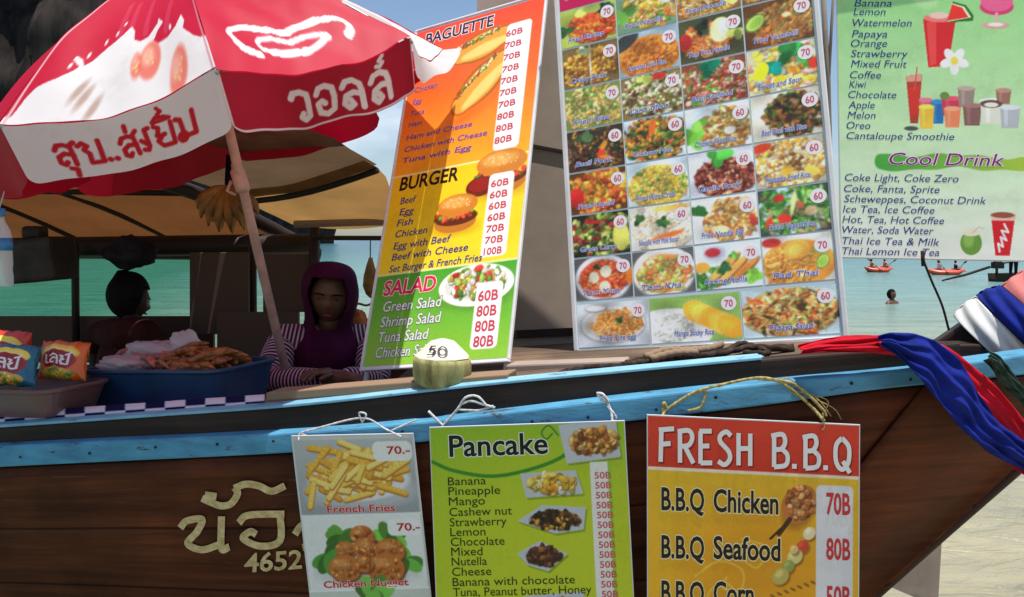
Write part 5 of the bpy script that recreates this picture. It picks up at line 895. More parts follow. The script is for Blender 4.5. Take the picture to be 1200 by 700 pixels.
for x, y, r, c in ((948, 620, 9, (236, 216, 176)), (940, 636, 9, (206, 70, 50)), (931, 648, 11, (216, 206, 130)), (923, 660, 9, (150, 160, 80)), (914, 672, 12, (196, 176, 96)), (930, 640, 6, (232, 190, 120))): cv.ell(XB(x) + 2, YB(y) + 3, r, r * .8, (110, 70, 20), -.8, 3, .6); cv.ell(XB(x), YB(y), r, r * .8, c, -.8); cv.ell(XB(x) - 2, YB(y) - 3, r * .5, r * .35, np.clip(np.array(c) * 1.15 + 15, 0, 255), -.8, 3, .7)
for k in range(8): cv.ell(XB(905 + 8 * k), YB(696 - 3 * k), 4, 1.6, (140, 90, 30), .5)
cv.rrect(XB(956), YB(562), XB(1000), CH - 12, 7, (222, 220, 224)); cv.grain(3)
bbq.picture(cv, (.005, .004, .995, .996))
# hand lettered heading, drawn as strokes
GL = {'F': ([[(0, 0), (3, 100)], [(-6, 98), (46, 104)], [(2, 54), (34, 58)]], 48), 'R': ([[(4, 0), (4, 100)], [(-4, 96), (34, 100), (46, 80), (34, 56), (4, 50)], [(20, 52), (50, 0)]], 56), 'E': ([[(4, 0), (4, 100)], [(0, 100), (42, 102)], [(4, 54), (34, 56)], [(4, 2), (44, 4)]], 50),
      'S': ([[(44, 90), (28, 102), (8, 90), (8, 70), (36, 42), (40, 18), (22, 0), (0, 10)]], 52), 'H': ([[(4, 0), (4, 100)], [(44, 0), (44, 100)], [(4, 52), (44, 54)]], 58), 'B': ([[(6, 0), (6, 100)], [(-4, 96), (34, 102), (44, 80), (32, 58), (6, 54)], [(32, 58), (52, 38), (46, 8), (6, 0)]], 58), '.': ([[(-4, 5), (12, 5)]], 22), 'Q': ([[(24, 100), (4, 76), (4, 26), (24, 2), (46, 24), (48, 72), (24, 100)], [(28, 28), (52, -8)]], 60), ' ': ([], 34)}
lines = []; x = 0
for ch in 'FRESH B.B.Q':
    g, adv = GL[ch]; lines += [[(x + a, b) for a, b in (spline(P, 26).tolist() if len(P) > 3 else P)] for P in g]; x += adv + 14
V, F = stroke_geo(lines, 15); 
def putb(V, F, px0, px1, py, ph, off, rgb, name):
    u0, v0 = bbq.px(px0, py); u1 = bbq.px(px1, py)[0]; v1 = bbq.px(px0, py - ph)[1]; UV = np.c_[u0 + (u1 - u0) * V[:, 0] / x, v0 + (v1 - v0) * V[:, 1] / 100]; return bbq.flat(UV, F, off + V[:, 2] * .00003, inkm(rgb), name)
b1 = V.copy(); b1[:, 0] += 5; b1[:, 1] -= 6; putb(b1, F, 774, 1003, 541, 38, .0010, (150, 26, 22), 'heading_shadow'); putb(V, F, 774, 1003, 541, 38, .0021, (232, 230, 230), 'heading')
bw = lambda t, px, py, h, w: (t, *bbq.px(px, py), h, .022, 0, w)
outlined(bbq, [bw('B.B.Q', 775, 597, .082, .20), bw('Chicken', 836, 599, .082, .305), bw('B.B.Q', 775, 653, .082, .20), bw('Seafood', 836, 654, .082, .315), bw('B.B.Q', 775, 706, .082, .20), bw('Corn', 836, 707, .082, .19), bw('B.B.Q', 775, 760, .082, .20), bw('Pork', 836, 761, .082, .19)], (26, 24, 30), (240, 220, 160), .04)
bbq.words([bw(p, 968, y, .078, .115) for p, y in (('70B', 602), ('80B', 655), ('50B', 711), ('70B', 764))], (200, 52, 58), 'price', .0015)
# strings
strings('tie_string', 'white string knotted above the french fries sign', M['wrope'], [[railpt(350, 517, .06), railpt(352, 508), railpt(372, 502), railpt(424, 490), railpt(450, 502), railpt(470, 512, .06)], [railpt(424, 494), railpt(421, 484), railpt(429, 486), railpt(424, 496)], [railpt(458, 505), railpt(488, 492)], [railpt(352, 508), railpt(372, 515)]])
strings('tie_string', 'grey string looped over the left corner of the pancake sign', M['wrope'], [[railpt(514, 508, .06), railpt(520, 498), railpt(536, 480), railpt(546, 466), railpt(560, 465), railpt(572, 478)], [railpt(540, 474), railpt(552, 470), railpt(566, 474), railpt(580, 478)], [railpt(536, 480), railpt(560, 481), railpt(578, 476)], [railpt(502, 482), railpt(514, 494), railpt(520, 500)]], .0036)
strings('tie_string', 'white knotted string at the right corner of the pancake sign', M['wrope'], [[railpt(700, 463), railpt(710, 470), railpt(716, 482), railpt(718, 500, .06)], [railpt(699, 461), railpt(706, 462), railpt(713, 471), railpt(703, 468)], [railpt(712, 476), railpt(722, 490), railpt(714, 496)]], .0038)
strings('tie_string', 'yellow plastic twine tied above the barbecue sign', M['rope'], [[railpt(774, 494, .07), railpt(782, 480), railpt(814, 460), railpt(850, 450), railpt(888, 443), railpt(912, 447), railpt(930, 458), railpt(952, 478), railpt(966, 494, .07)], [railpt(812, 462), railpt(826, 458), railpt(822, 476), railpt(806, 482)], [railpt(776, 490), railpt(778, 472), railpt(783, 482)], [railpt(888, 444), railpt(930, 450), railpt(962, 478), railpt(968, 488)]], .0042)
strings('tie_string', 'frayed twine hanging from the right corner of the barbecue sign', M['rope'], [[railpt(912, 446), railpt(926, 444), railpt(944, 462), railpt(976, 478), railpt(986, 492)], [railpt(930, 458), railpt(950, 462), railpt(970, 470), railpt(966, 484)], [railpt(964, 484, .07), railpt(966, 500, .07), railpt(963, 504, .07)], [railpt(920, 452), railpt(934, 464), railpt(956, 466), railpt(974, 488)]], .0016)
# board leaning under the bow, beyond the hull
low = Board('notice_board', 'grey brown board half hidden behind the bow near the water', 'board', [(960, 560), (1106, 596), (1099, 712), (960, 652)], at(1100, 650, 3.0), Vector((.25, -1, .05)))
low.panel(M['grey'], .012)
for u in (.25, .93):
    m = MB(); m.tube([low.p(u, .8, -.028), low.p(u, -1.6, -.028)], .016, 8); m.build('leg', M['dark'], low.root, smooth=True)
# ------------------------------------------------------------------ GOODS ON THE BOAT
def loop_rrect(c, ex, ey, hx, hy, r, n=6):
    P = []
    for sx, sy, a0 in ((1, 1, 0), (-1, 1, 90), (-1, -1, 180), (1, -1, 270)):
        for k in range(n): a = R(a0 + 90 * k / (n - 1)); P.append(c + ex * (sx * (hx - r) + r * math.cos(a)) + ey * (sy * (hy - r) + r * math.sin(a)))
    return P
def bin_(name, label, cat, c, hx, hy, h, taper, mat, ang, lip=.012, wall_=.006):
    ex = Vector((math.cos(ang), math.sin(ang), .05)).normalized(); ey = Vector((-math.sin(ang), math.cos(ang), 0)); up = Vector((0, 0, 1)); root = thing(name, label, cat, c); V = []; F = []; n = 24
    prof = [(-.0, 0, 0), (.0, 0, 0), (taper, h - .015, 0), (taper + lip, h - .012, 0), (taper + lip, h, 0), (taper - wall_, h, 0), (-wall_, wall_, 0)]
    for g, z, _ in prof: V += loop_rrect(c + up * z, ex, ey, hx + g, hy + g, .035 + g)
    for i in range(len(prof) - 1):
        for k in range(n): F.append((i * n + k, i * n + (k + 1) % n, (i + 1) * n + (k + 1) % n, (i + 1) * n + k))
    F.append(tuple(range(n))[::-1]); F.append(tuple(range((len(prof) - 1) * n, len(prof) * n)))
    o = mesh('body', V, F, mat, root); fix_normals(o); m = o.modifiers.new('bevel', 'BEVEL'); m.width = .003; m.segments = 2; m.limit_method = 'ANGLE'
    return root, ex, ey
AB = R(-20)
tc_ = at(212, 476, 3.0); tub, tx, ty = bin_('plastic_tub', 'dark blue plastic tub full of fried snacks on the boat counter', 'tub', tc_, .27, .14, .155, .03, M['tub'], AB)
inn = MB(); inn.prism(loop_rrect(tc_ + Vector((0, 0, .112)), tx, ty, .275, .145, .04), Vector((0, 0, .006))); inn.build('tray_insert', M['pblue'], tub)
sn = 0
def snack_at(p, L, r, ax, sh=.4):
    global sn
    m = MB(); e = ax.normalized(); q = e.cross(Vector((0, 0, 1))).normalized(); m.tube([p + e * (L * (t - .5)) + Vector((0, 0, .02 * math.sin(math.pi * t) * sh)) for t in np.linspace(0, 1, 7)], [r * .45, r * .9, r * 1.05, r, r * 1.05, r * .85, r * .4], 9)
    for i, v in enumerate(m.V): m.V[i] = v + Vector((wn3(v, 70), wn3(v + Vector((3, 1, 2)), 70), wn3(v + Vector((5, 9, 1)), 80))) * .004
    tag(m.build('fried_snack', M['food'] if sh < 1 else M['pinkfood'], None, True), 'orange brown fried snack piece heaped in the dark blue tub' if sh < 1 else 'pinkish snack stick lying in the left half of the dark blue tub', 'snack', 'fried snacks heaped in the blue tub' if sh < 1 else 'pinkish snack sticks in the blue tub')
for k in range(115):
    left = k % 3 == 0; a, b = (random.uniform(-.25, -.02) if left else random.uniform(-.02, .22)), random.uniform(-.085, .10); z = .126 + (.035 if left else .07) * (1 - abs(b) / .16) * random.random() + random.uniform(0, .02)
    snack_at(tc_ + tx * a + ty * b + Vector((0, 0, z)), random.uniform(.07, .13) if left else random.uniform(.09, .16), random.uniform(.009, .0145) if not left else random.uniform(.007, .012), tx * random.uniform(.6, 1) + ty * random.uniform(-.5, .6) + Vector((0, 0, random.uniform(-.15, .25))), 1.2 if left else .4)
def crumpled(name, label, cat, c, r, mat, sq=(1, .7, .6), sd=0, group=None):
    bm = bmesh.new(); bmesh.ops.create_icosphere(bm, subdivisions=4, radius=1)
    for v in bm.verts: p = v.co.copy(); k = 1 + .28 * wn3(p + Vector((sd, sd * 2, 0)), 2.6) + .16 * abs(wn3(p + Vector((sd, 1, 4)), 6.5)); v.co = Vector((p.x * sq[0], p.y * sq[1], p.z * sq[2])) * k * r
    V = [v.co + c for v in bm.verts]; F = [[v.index for v in f.verts] for f in bm.faces]; bm.free(); return tag(mesh(name, V, F, mat, None, True), label, cat, group)
crumpled('plastic_bag', 'clear plastic bag of pink sauce packets at the left of the blue tub', 'bag', tc_ + tx * -.13 + ty * .03 + Vector((0, 0, .19)), .07, M['wrap'], (1.5, .8, .6), 1)
crumpled('plastic_bag', 'flat clear plastic bag draped over the front left rim of the blue tub', 'bag', tc_ + tx * -.16 + ty * -.09 + Vector((0, 0, .165)), .075, M['wrap'], (1.2, .8, .35), 11)
crumpled('plastic_bag', 'small crumpled clear plastic bag standing up in the middle of the blue tub', 'bag', tc_ + tx * -.02 + ty * .06 + Vector((0, 0, .21)), .055, M['wrap'], (.9, .7, 1.0), 5)
bk = at(38, 482, 2.84); bsk, kx, ky = bin_('plastic_basket', 'pinkish brown see-through plastic basket holding crisp bags', 'basket', bk, .19, .10, .095, .035, M['tray'], AB)
def crisps(label, c, w, h, base, tilt, yaw, band, sd):
    n, k = 60, 70; cv = Cv(96, 110, base); cv.grad(0, 0, 96, 14, np.array(base) * .8, np.array(base)); cv.ell(48, 34, 40, 22, band); cv.ell(48, 34, 36, 14, (250, 226, 110))
    cv.ell(48, 54, 37, 28, (178, 26, 34)); cv.ell(48, 54, 33, 24, (150, 20, 30)); cv.ell(48, 92, 34, 16, (226, 176, 60)); cv.bits(24, 48, 93, 30, 12, [(240, 196, 90), (120, 150, 50), (226, 160, 50)], 4)
    T = lambda P: [(22 + a * .52, 66 - b * .34) for a, b in P]; wt = (240, 236, 232)
    for P in ([(2, 68), (4, 4), (12, 2)], [(22, 60), (32, 72), (46, 68), (50, 52), (50, 0)], [(50, 38), (34, 42), (24, 28), (24, 8), (34, 4)], [(62, 70), (72, 66), (66, 48), (76, 44), (62, 28), (68, 2), (92, 2), (96, 72)], [(84, 80), (96, 84), (104, 96)]): cv.stroke(T(P), 4.6, wt)
    ex = Vector((math.cos(yaw), math.sin(yaw), 0)); fr = Vector((math.sin(yaw), -math.cos(yaw), 0)); up = (Vector((0, 0, 1)) * math.cos(tilt) - fr * math.sin(tilt)); nn = (fr * math.cos(tilt) + Vector((0, 0, 1)) * math.sin(tilt)); root = thing('crisp_bag', label, 'crisp bag', c, 'crisp bags in the plastic basket')
    for side in (1, -1):
        P = []
        for j in range(110):
            v = j / 109; row = []
            for i in range(96):
                u = i / 95; pu = (1 - abs(2 * u - 1) ** 3) ** .6 * (1 - abs(2 * v - 1) ** 4) ** .7; wr = .006 * wn3((u * 14 + sd, v * 3, sd), 1.6) * (1 - pu * .6)
                row.append(c + ex * ((u - .5) * w * (1 - .07 * math.sin(math.pi * v))) + up * (v * h + .006 * wn3((u * 9, v * 2, sd), 1)) + nn * side * (.036 * pu + wr * (1 if side > 0 else 1)))
            P.append(row)
        sheet('front_foil' if side > 0 else 'back_foil', P, M['bag'], root, cols=cv.cols(), flip=side < 0)
crisps('orange crisp bag with a red oval, right of the basket', at(72, 446, 2.86), .185, .135, (226, 104, 30), .25, R(-12), (250, 190, 50), 1)
crisps('teal crisp bag with a red oval at the front left of the basket', at(10, 452, 2.80), .19, .135, (30, 110, 140), .3, R(-6), (250, 220, 60), 4)
crisps('red and yellow crisp bag showing above the teal bag', at(6, 438, 2.94), .20, .15, (214, 60, 36), .1, R(-10), (252, 224, 60), 7)
cv = Cv(150, 14, (214, 204, 212))
for i in range(0, 15):
    for j in range(2):
        if (i + j) % 2: cv.rrect(i * 10, j * 7, i * 10 + 10, j * 7 + 7, .1, (22, 22, 66))
P = []
for j in range(14):
    row = []
    for i in range(150):
        px = -40 + 350 * i / 149; Y = float(railY(px)[0]) + .05 - .012 * j / 13; y = float(washT(px)[0]) + 1 - 15 * j / 13; p = at(px, y, Y + .05 * (j / 13) ** 2); row.append(p + Vector((0, .004 * wn3((px * .05, j, 0), 2), 0)))
    P.append(row)
tag(sheet('checked_cloth', P, M['chk'], None, .002, cv.cols()), 'navy and white checked cloth strip along the inside of the gunwale', 'cloth')
# coconut with a price written on its cut top
cc = at(517, 454, 2.40); coco = thing('coconut', 'young green coconut with a white cut top marked 50', 'coconut', cc)
k = 2.38 / 1000
prof = [(.030 * 1, 0), (.066, .003), (.078, .02), (.083, .045), (.083, .072), (.080, .086)]
m = MB(); m.lathe(cc, prof, 28, Vector((.05, 0, 1))); 
for i, v in enumerate(m.V): m.V[i] = v + Vector((wn3(v, 30), wn3(v + Vector((2, 2, 2)), 30), 0)) * .002
m.build('husk', M['husk'], coco, True)
m = MB(); m.lathe(cc + Vector((.004, 0, .086)), [(.081, 0), (.077, .005), (.034, .046), (.012, .052)], 9, Vector((.02, 0, 1))); m.build('cut_top', M['flesh'], coco, bevel=.003)
Vt, Ft = stroke_geo([[(34, 100), (4, 98), (2, 56), (26, 62), (40, 40), (30, 8), (2, 6)], spline([(74, 100), (56, 70), (60, 20), (78, 4), (96, 30), (94, 80), (74, 100)], 20).tolist()], 12)
def cone(x, y):             # stroke point -> on the sloping cut face towards the camera
    a = (x - 55) / 100 * .9 - .10; t = .16 + y / 100 * .5; r = .0765 - .046 * t; z = .092 + .046 * t; return cc + Vector((.004 + (r + .002) * math.sin(a), -(r + .0025) * math.cos(a), z + .001))
fix_normals(mesh('price_mark', [cone(x, y) for x, y, _ in Vt], Ft, M['mark'], coco))
# hanging bottle
bt = at(3, 336, 2.6); bo = thing('water_bottle', 'clear plastic water bottle with a blue cap hanging at the left edge', 'bottle', bt)
kk = 2.6 / 1000; m = MB(); m.lathe(bt, [(.026, 0), (.030, .006), (.031, .03), (.029, .05), (.031, .07), (.031, .15), (.028, .17), (.014, .20), (.013, .215)], 24); m.build('bottle_body', M['bottle'], bo, True)
m = MB(); m.lathe(bt + Vector((0, 0, .213)), [(.016, 0), (.0165, .004), (.0165, .022), (.014, .025)], 20); m.build('cap', M['cap'], bo, True)
m = MB(); m.lathe(bt + Vector((0, 0, .11)), [(.0318, 0), (.0318, .038)], 24); m.build('label_band', M['cap'], bo, True)
m = MB(); m.tube([bt + Vector((0, 0, .236)), bt + Vector((0, .2, .60))], .002, 6); m.build('hanging_cord', M['wrope'], bo, True)
# things hung under the canopy
crumpled('cloth_bag', 'black round bag hanging from the canopy beam above the seated vendor', 'bag', at(150, 297, 4.5), .125, M['black'], (1.05, .7, .62), 3)
m = MB(); c = at(47, 305, 4.4); m.box(c, (.30, .2, .22), (Vector((1, -.2, .1)).normalized(), Vector((.2, 1, 0)).normalized(), Vector((-.1, 0, 1)).normalized())); m.box(c + Vector((-.02, 0, .14)), (.10, .1, .07))
tag(m.build('wooden_box', M['box'], None, bevel=.02), 'dark wooden box hung under the canopy at the far left', 'box')
# banana bunch
bb = at(268, 216, 3.55); ban = thing('banana_bunch', 'brown yellow bunch of bananas hanging beside the parasol pole', 'bananas', bb)
m = MB(); m.tube([bb + Vector((.0, 0, .12)), bb + Vector((0, 0, .02)), bb + Vector((.0, 0, -.05))], [.008, .016, .02], 8); m.build('stalk', M['hair'], ban, True)
for k in range(15):
    a = -1.25 + 2.5 * (k % 8) / 7 + (.15 if k > 7 else 0); dep = -.05 if k < 8 else .03; L = .185 - .03 * abs(a)
    P = [bb + Vector((math.sin(a) * L * (.35 * t + .75 * math.sin(t * 1.5)) * .72, dep * math.sin(t * 2.6) - .03 * (1 if k < 8 else -1) * t, -.01 - L * 1.05 * math.cos(a * .75) * t ** 1.25)) for t in np.linspace(0, 1, 10)]
    m = MB(); m.tube(P, [.008, .013, .019, .022, .0235, .0235, .022, .018, .010, .004], 9); m.build('banana', M['banana'], ban, True)
gd = at(434, 302, 4.2); m = MB(); m.lathe(gd - Vector((0, 0, .20)), [(.004, 0), (.022, .02), (.036, .06), (.034, .11), (.020, .16), (.008, .20)], 14)
for i, v in enumerate(m.V): m.V[i] = v + Vector((wn3(v, 25), wn3(v, 22), 0)) * .004
gr = thing('dried_gourd', 'ochre dried gourd hanging beside the vendor in the headscarf', 'gourd', gd); m.build('gourd_body', M['yellow'], gr, True)
m = MB(); m.tube([gd - Vector((0, 0, .005)), at(434, 279, 4.2)], .003, 6); m.build('cord', M['drope'], gr, True)
crumpled('orange_bag', 'orange bag behind the shoulder of the vendor in the headscarf', 'bag', at(420, 385, 3.55), .055, M['orange'], (.9, .7, 1.3), 8)
m = MB(); p_ = at(408, 358, 3.9); m.tube([Vector(q) for q in spline([tuple(at(405, 357, 3.9)), tuple(at(412, 359, 3.9)), tuple(at(420, 356, 3.9)), tuple(at(430, 358, 3.9)), tuple(at(440, 353, 3.9))], 18)], .006, 6); tag(m.build('thin_rope', M['drope'], None, True), 'thin dark rope strung behind the vendor in the headscarf', 'rope')
# rope and driftwood on the foredeck
def coil(label, paths, r, mat, cat='rope', name='rope'):
    root = thing(name, label, cat, Vector(paths[0][0]))
    for P in paths:
        m = MB(); m.tube([Vector(q) + Vector((0, 0, .0015 * math.sin(i * 1.7))) for i, q in enumerate(spline([tuple(p) for p in P], len(P) * 8))], r, 8); m.build('strand', mat, root, True)
coil('dark ropes lying along the foredeck under the dish menu board', [[at(x, y + 2 * math.sin(x * .07 + s), Y + .03 * math.sin(x * .05 + s)) for x, y in ((655 + s * 5, 437), (690, 433), (725, 428), (765, 423 - s), (800, 420), (840, 414), (880, 409 - s), (930, 408))] for s, Y in ((0, 2.34), (1, 2.37), (2, 2.40), (3, 2.45))] + [[at(850, 413, 2.33), at(868, 403, 2.36), at(888, 408, 2.34), at(900, 414, 2.32), at(872, 414, 2.31)]], .0085, M['drope'])
coil('tan rope on the foredeck in front of the dish menu board', [[at(756, 419, 2.36), at(780, 411, 2.38), at(805, 411, 2.37), at(830, 409, 2.38), at(846, 404, 2.40)], [at(762, 421, 2.35), at(790, 414, 2.36), at(818, 413, 2.36)]], .011, M['pale'])
m = MB(); a, b = at(598, 433, 2.62), at(735, 428, 2.5); e = (b - a).normalized(); m.box((a + b) / 2, ((b - a).length, .09, .04), (e, e.cross(Vector((0, 0, -1))).normalized(), Vector((0, 0, 1)))); tag(m.build('timber_beam', M['brown'], None, bevel=.006), 'weathered timber beam lying between the two leaning menu boards', 'beam')
m = MB(); a, b = at(806, 426, 2.25), at(894, 419, 2.235); e = (b - a).normalized(); m.box((a + b) / 2, ((b - a).length, .03, .012), (e, Vector((0, 1, 0)), e.cross(Vector((0, 1, 0))))); tag(m.build('batten', M['pblue'], None, bevel=.003), 'short pale blue batten lying on the washboard by the dish menu board', 'batten')
m = MB(); m.tube([Vector(q) for q in spline([tuple(at(1082, 305, 2.6)), tuple(at(1092, 330, 2.6)), tuple(at(1104, 358, 2.6)), tuple(at(1112, 387, 2.6))], 20)], .0035, 6); m.tube([at(1081, 294, 2.6), at(1082, 312, 2.6)], .006, 8)
tag(m.build('twine', M['drope'], None, True), 'thin dark cord running from the drinks banner down to the prow', 'cord')

# ------------------------------------------------------------------ SCARVES ON THE PROW
def ribbon(name, label, mat, pts, n=130, m_=40, th=.0015, fold=.009, sd=0):
    """pts: (upper px, py, lower px, py, Y upper, Y lower) stations along the cloth."""
    Q = spline(pts, n); rows = []
    for i in range(n):
        a = at(Q[i][0], Q[i][1], Q[i][4]); b = at(Q[i][2], Q[i][3], Q[i][5]); row = []
        for j in range(m_):
            t = j / (m_ - 1); p = a.lerp(b, t); bulge = .022 * math.sin(math.pi * t); f = fold * (math.sin(t * 11 + 1.5 * math.sin(i * .13 + sd) + sd) * .7 + .55 * math.sin(t * 25 + 1.2 * math.sin(i * .21) + i * .05 + sd * 2) + .6 * wn3((t * 4 + sd, i * .08, sd), 1.5) + .14 * wn3((t * 14, i * .2 + t * 6, sd), 1.9))
            row.append(p + Vector((0, -bulge - f, .3 * f)))
        rows.append(row)
    return tag(sheet(name, rows, mat, None, th), label, 'scarf', 'cloth scarves tied round the prow')
ribbon('scarf', 'bright red cloth scarf lying along the gunwale and down the bow', M['red'], [(934, 405, 938, 415, 2.18, 2.14), (975, 396, 985, 413, 2.18, 2.13), (1020, 393, 1035, 414, 2.17, 2.12), (1062, 396, 1062, 420, 2.19, 2.16), (1100, 404, 1085, 440, 2.22, 2.19), (1140, 428, 1115, 462, 2.25, 2.21), (1172, 462, 1150, 500, 2.27, 2.23), (1210, 506, 1180, 540, 2.3, 2.25), (1250, 540, 1225, 575, 2.33, 2.28)], sd=1)
ribbon('scarf', 'deep blue cloth scarf twisted beside the red one down the bow', M['bluec'], [(1028, 394, 1030, 404, 2.13, 2.10), (1045, 391, 1052, 418, 2.12, 2.08), (1076, 392, 1076, 444, 2.12, 2.07), (1104, 406, 1098, 472, 2.13, 2.08), (1132, 436, 1118, 494, 2.15, 2.10), (1156, 474, 1140, 516, 2.17, 2.12), (1182, 503, 1165, 535, 2.19, 2.15), (1215, 528, 1200, 552, 2.22, 2.2), (1260, 560, 1250, 585, 2.26, 2.24)], sd=3, fold=.011)
def wrap(label, mat, e0, e1, sd, fold=.006, grow=0.0):
    """A band of cloth wound round the prow post between two picture lines (near side), closed behind it."""
    n, mm = 40, 26; rows = []
    for i in range(n):
        ph = i / (n - 1) * 2 * math.pi; c, s_ = math.cos(ph), math.sin(ph); row = []
        for j in range(mm):
            t = j / (mm - 1); a = cp(*e0).lerp(cp(*e1[0]), t) if False else None
            A0 = cp(e0[0][0] + (e1[0][0] - e0[0][0]) * t, e0[0][1] + (e1[0][1] - e0[0][1]) * t); B0 = cp(e0[1][0] + (e1[1][0] - e0[1][0]) * t, e0[1][1] + (e1[1][1] - e0[1][1]) * t); mid = (A0 + B0) / 2; hv = (A0 - B0) / 2
            q = c; w_ = s_; f = 1 + fold * 4 * math.sin(t * 12 + sd + 2.5 * ph) + .05 * math.sin(t * math.pi) + grow
            row.append(mid + hv * q * f - PN * (.15 + grow * .3) * w_ * f)
        rows.append(row)
    return tag(sheet('scarf', rows, mat, None, .004), label, 'scarf', 'cloth scarves tied round the prow')
wrap('white cloth scarf wound lowest round the prow post', M['whitec'], ((1120, 372), (1196, 440)), ((1146, 350), (1218, 420)), 0, .006, .05)
wrap('blue cloth scarf wound round the prow between the white and pink ones', M['bluec'], ((1148, 350), (1222, 420)), ((1176, 338), (1246, 398)), 2, .007, .09)
wrap('pink cloth scarf wound highest round the prow post', M['pink'], ((1177, 338), (1246, 398)), ((1216, 312), (1290, 356)), 4, .006, .07)
ribbon('scarf', 'dark green patterned scarf end tucked under the white scarf', M['greenc'], [(1156, 410, 1154, 422, 2.24, 2.22), (1170, 420, 1164, 434, 2.24, 2.22), (1186, 440, 1178, 452, 2.25, 2.23), (1215, 474, 1206, 486, 2.27, 2.25)], sd=6, n=40)

# ------------------------------------------------------------------ PEOPLE
def skin_mesh(nodes, edges, sub=2, root=0):
    me = bpy.data.meshes.new('skin_tmp'); me.from_pydata([tuple(p) for p, r in nodes], edges, []); o = bpy.data.objects.new('skin_tmp', me); COL.objects.link(o); o.modifiers.new('skin', 'SKIN')
    for i, (p, r) in enumerate(nodes): me.skin_vertices[0].data[i].radius = (r, r) if not isinstance(r, tuple) else r
    for i in range(len(nodes)): me.skin_vertices[0].data[i].use_root = (i == root)
    sm = o.modifiers.new('sub', 'SUBSURF'); sm.levels = sub; sm.render_levels = sub; dg = bpy.context.evaluated_depsgraph_get(); dg.update(); r_ = bpy.data.meshes.new_from_object(o.evaluated_get(dg))
    V = [v.co.copy() for v in r_.vertices]; F = [list(p.vertices) for p in r_.polygons]; bpy.data.objects.remove(o); bpy.data.meshes.remove(me); bpy.data.meshes.remove(r_); return V, F
def head_geo(c, f, up, k):
    """Face, skull and ears: c centre, f facing, k head height."""
    r = f.cross(up).normalized(); V = []; F = []; nu, nv = 40, 28
    for j in range(nv + 1):
        ph = math.pi * j / nv
        for i in range(nu):
            th = 2 * math.pi * i / nu; x, y, z = math.sin(ph) * math.sin(th), math.sin(ph) * math.cos(th), math.cos(ph)
            w = .36 * (1 - .22 * max(0, -z)); d = .44 if y < 0 else .40
            X, Yv, Z = x * w, y * d, z * .5
            if y > 0:
                g = lambda cx, cz, sx, sz: math.exp(-((X - cx) / sx) ** 2 - ((Z - cz) / sz) ** 2)
                Yv += .085 * g(0, -.10, .055, .10) + .03 * g(0, -.28, .10, .03) + .03 * g(0, -.42, .10, .07) - .045 * g(.15, .03, .08, .05) - .045 * g(-.15, .03, .08, .05) + .02 * g(0, .14, .25, .05)
            V.append(c + r * X * k + f * Yv * k + up * Z * k)
    for j in range(nv):
        for i in range(nu): F.append((j * nu + i, j * nu + (i + 1) % nu, (j + 1) * nu + (i + 1) % nu, (j + 1) * nu + i))
    for s in (-1, 1):
        b = len(V)
        for q in range(6):
            for i in range(10): a = 2 * math.pi * i / 10; rr = .09 * math.sin(math.pi * (q + .5) / 6); V.append(c + (r * s * (.33 + .05 * (q / 5)) + f * (-.02 + rr * .7 * math.cos(a)) + up * (-.02 + rr * 1.1 * math.sin(a))) * k)
        for q in range(5):
            for i in range(10): F.append((b + q * 10 + i, b + q * 10 + (i + 1) % 10, b + q * 10 + 10 + (i + 1) % 10, b + q * 10 + 10 + i))
    return V, F
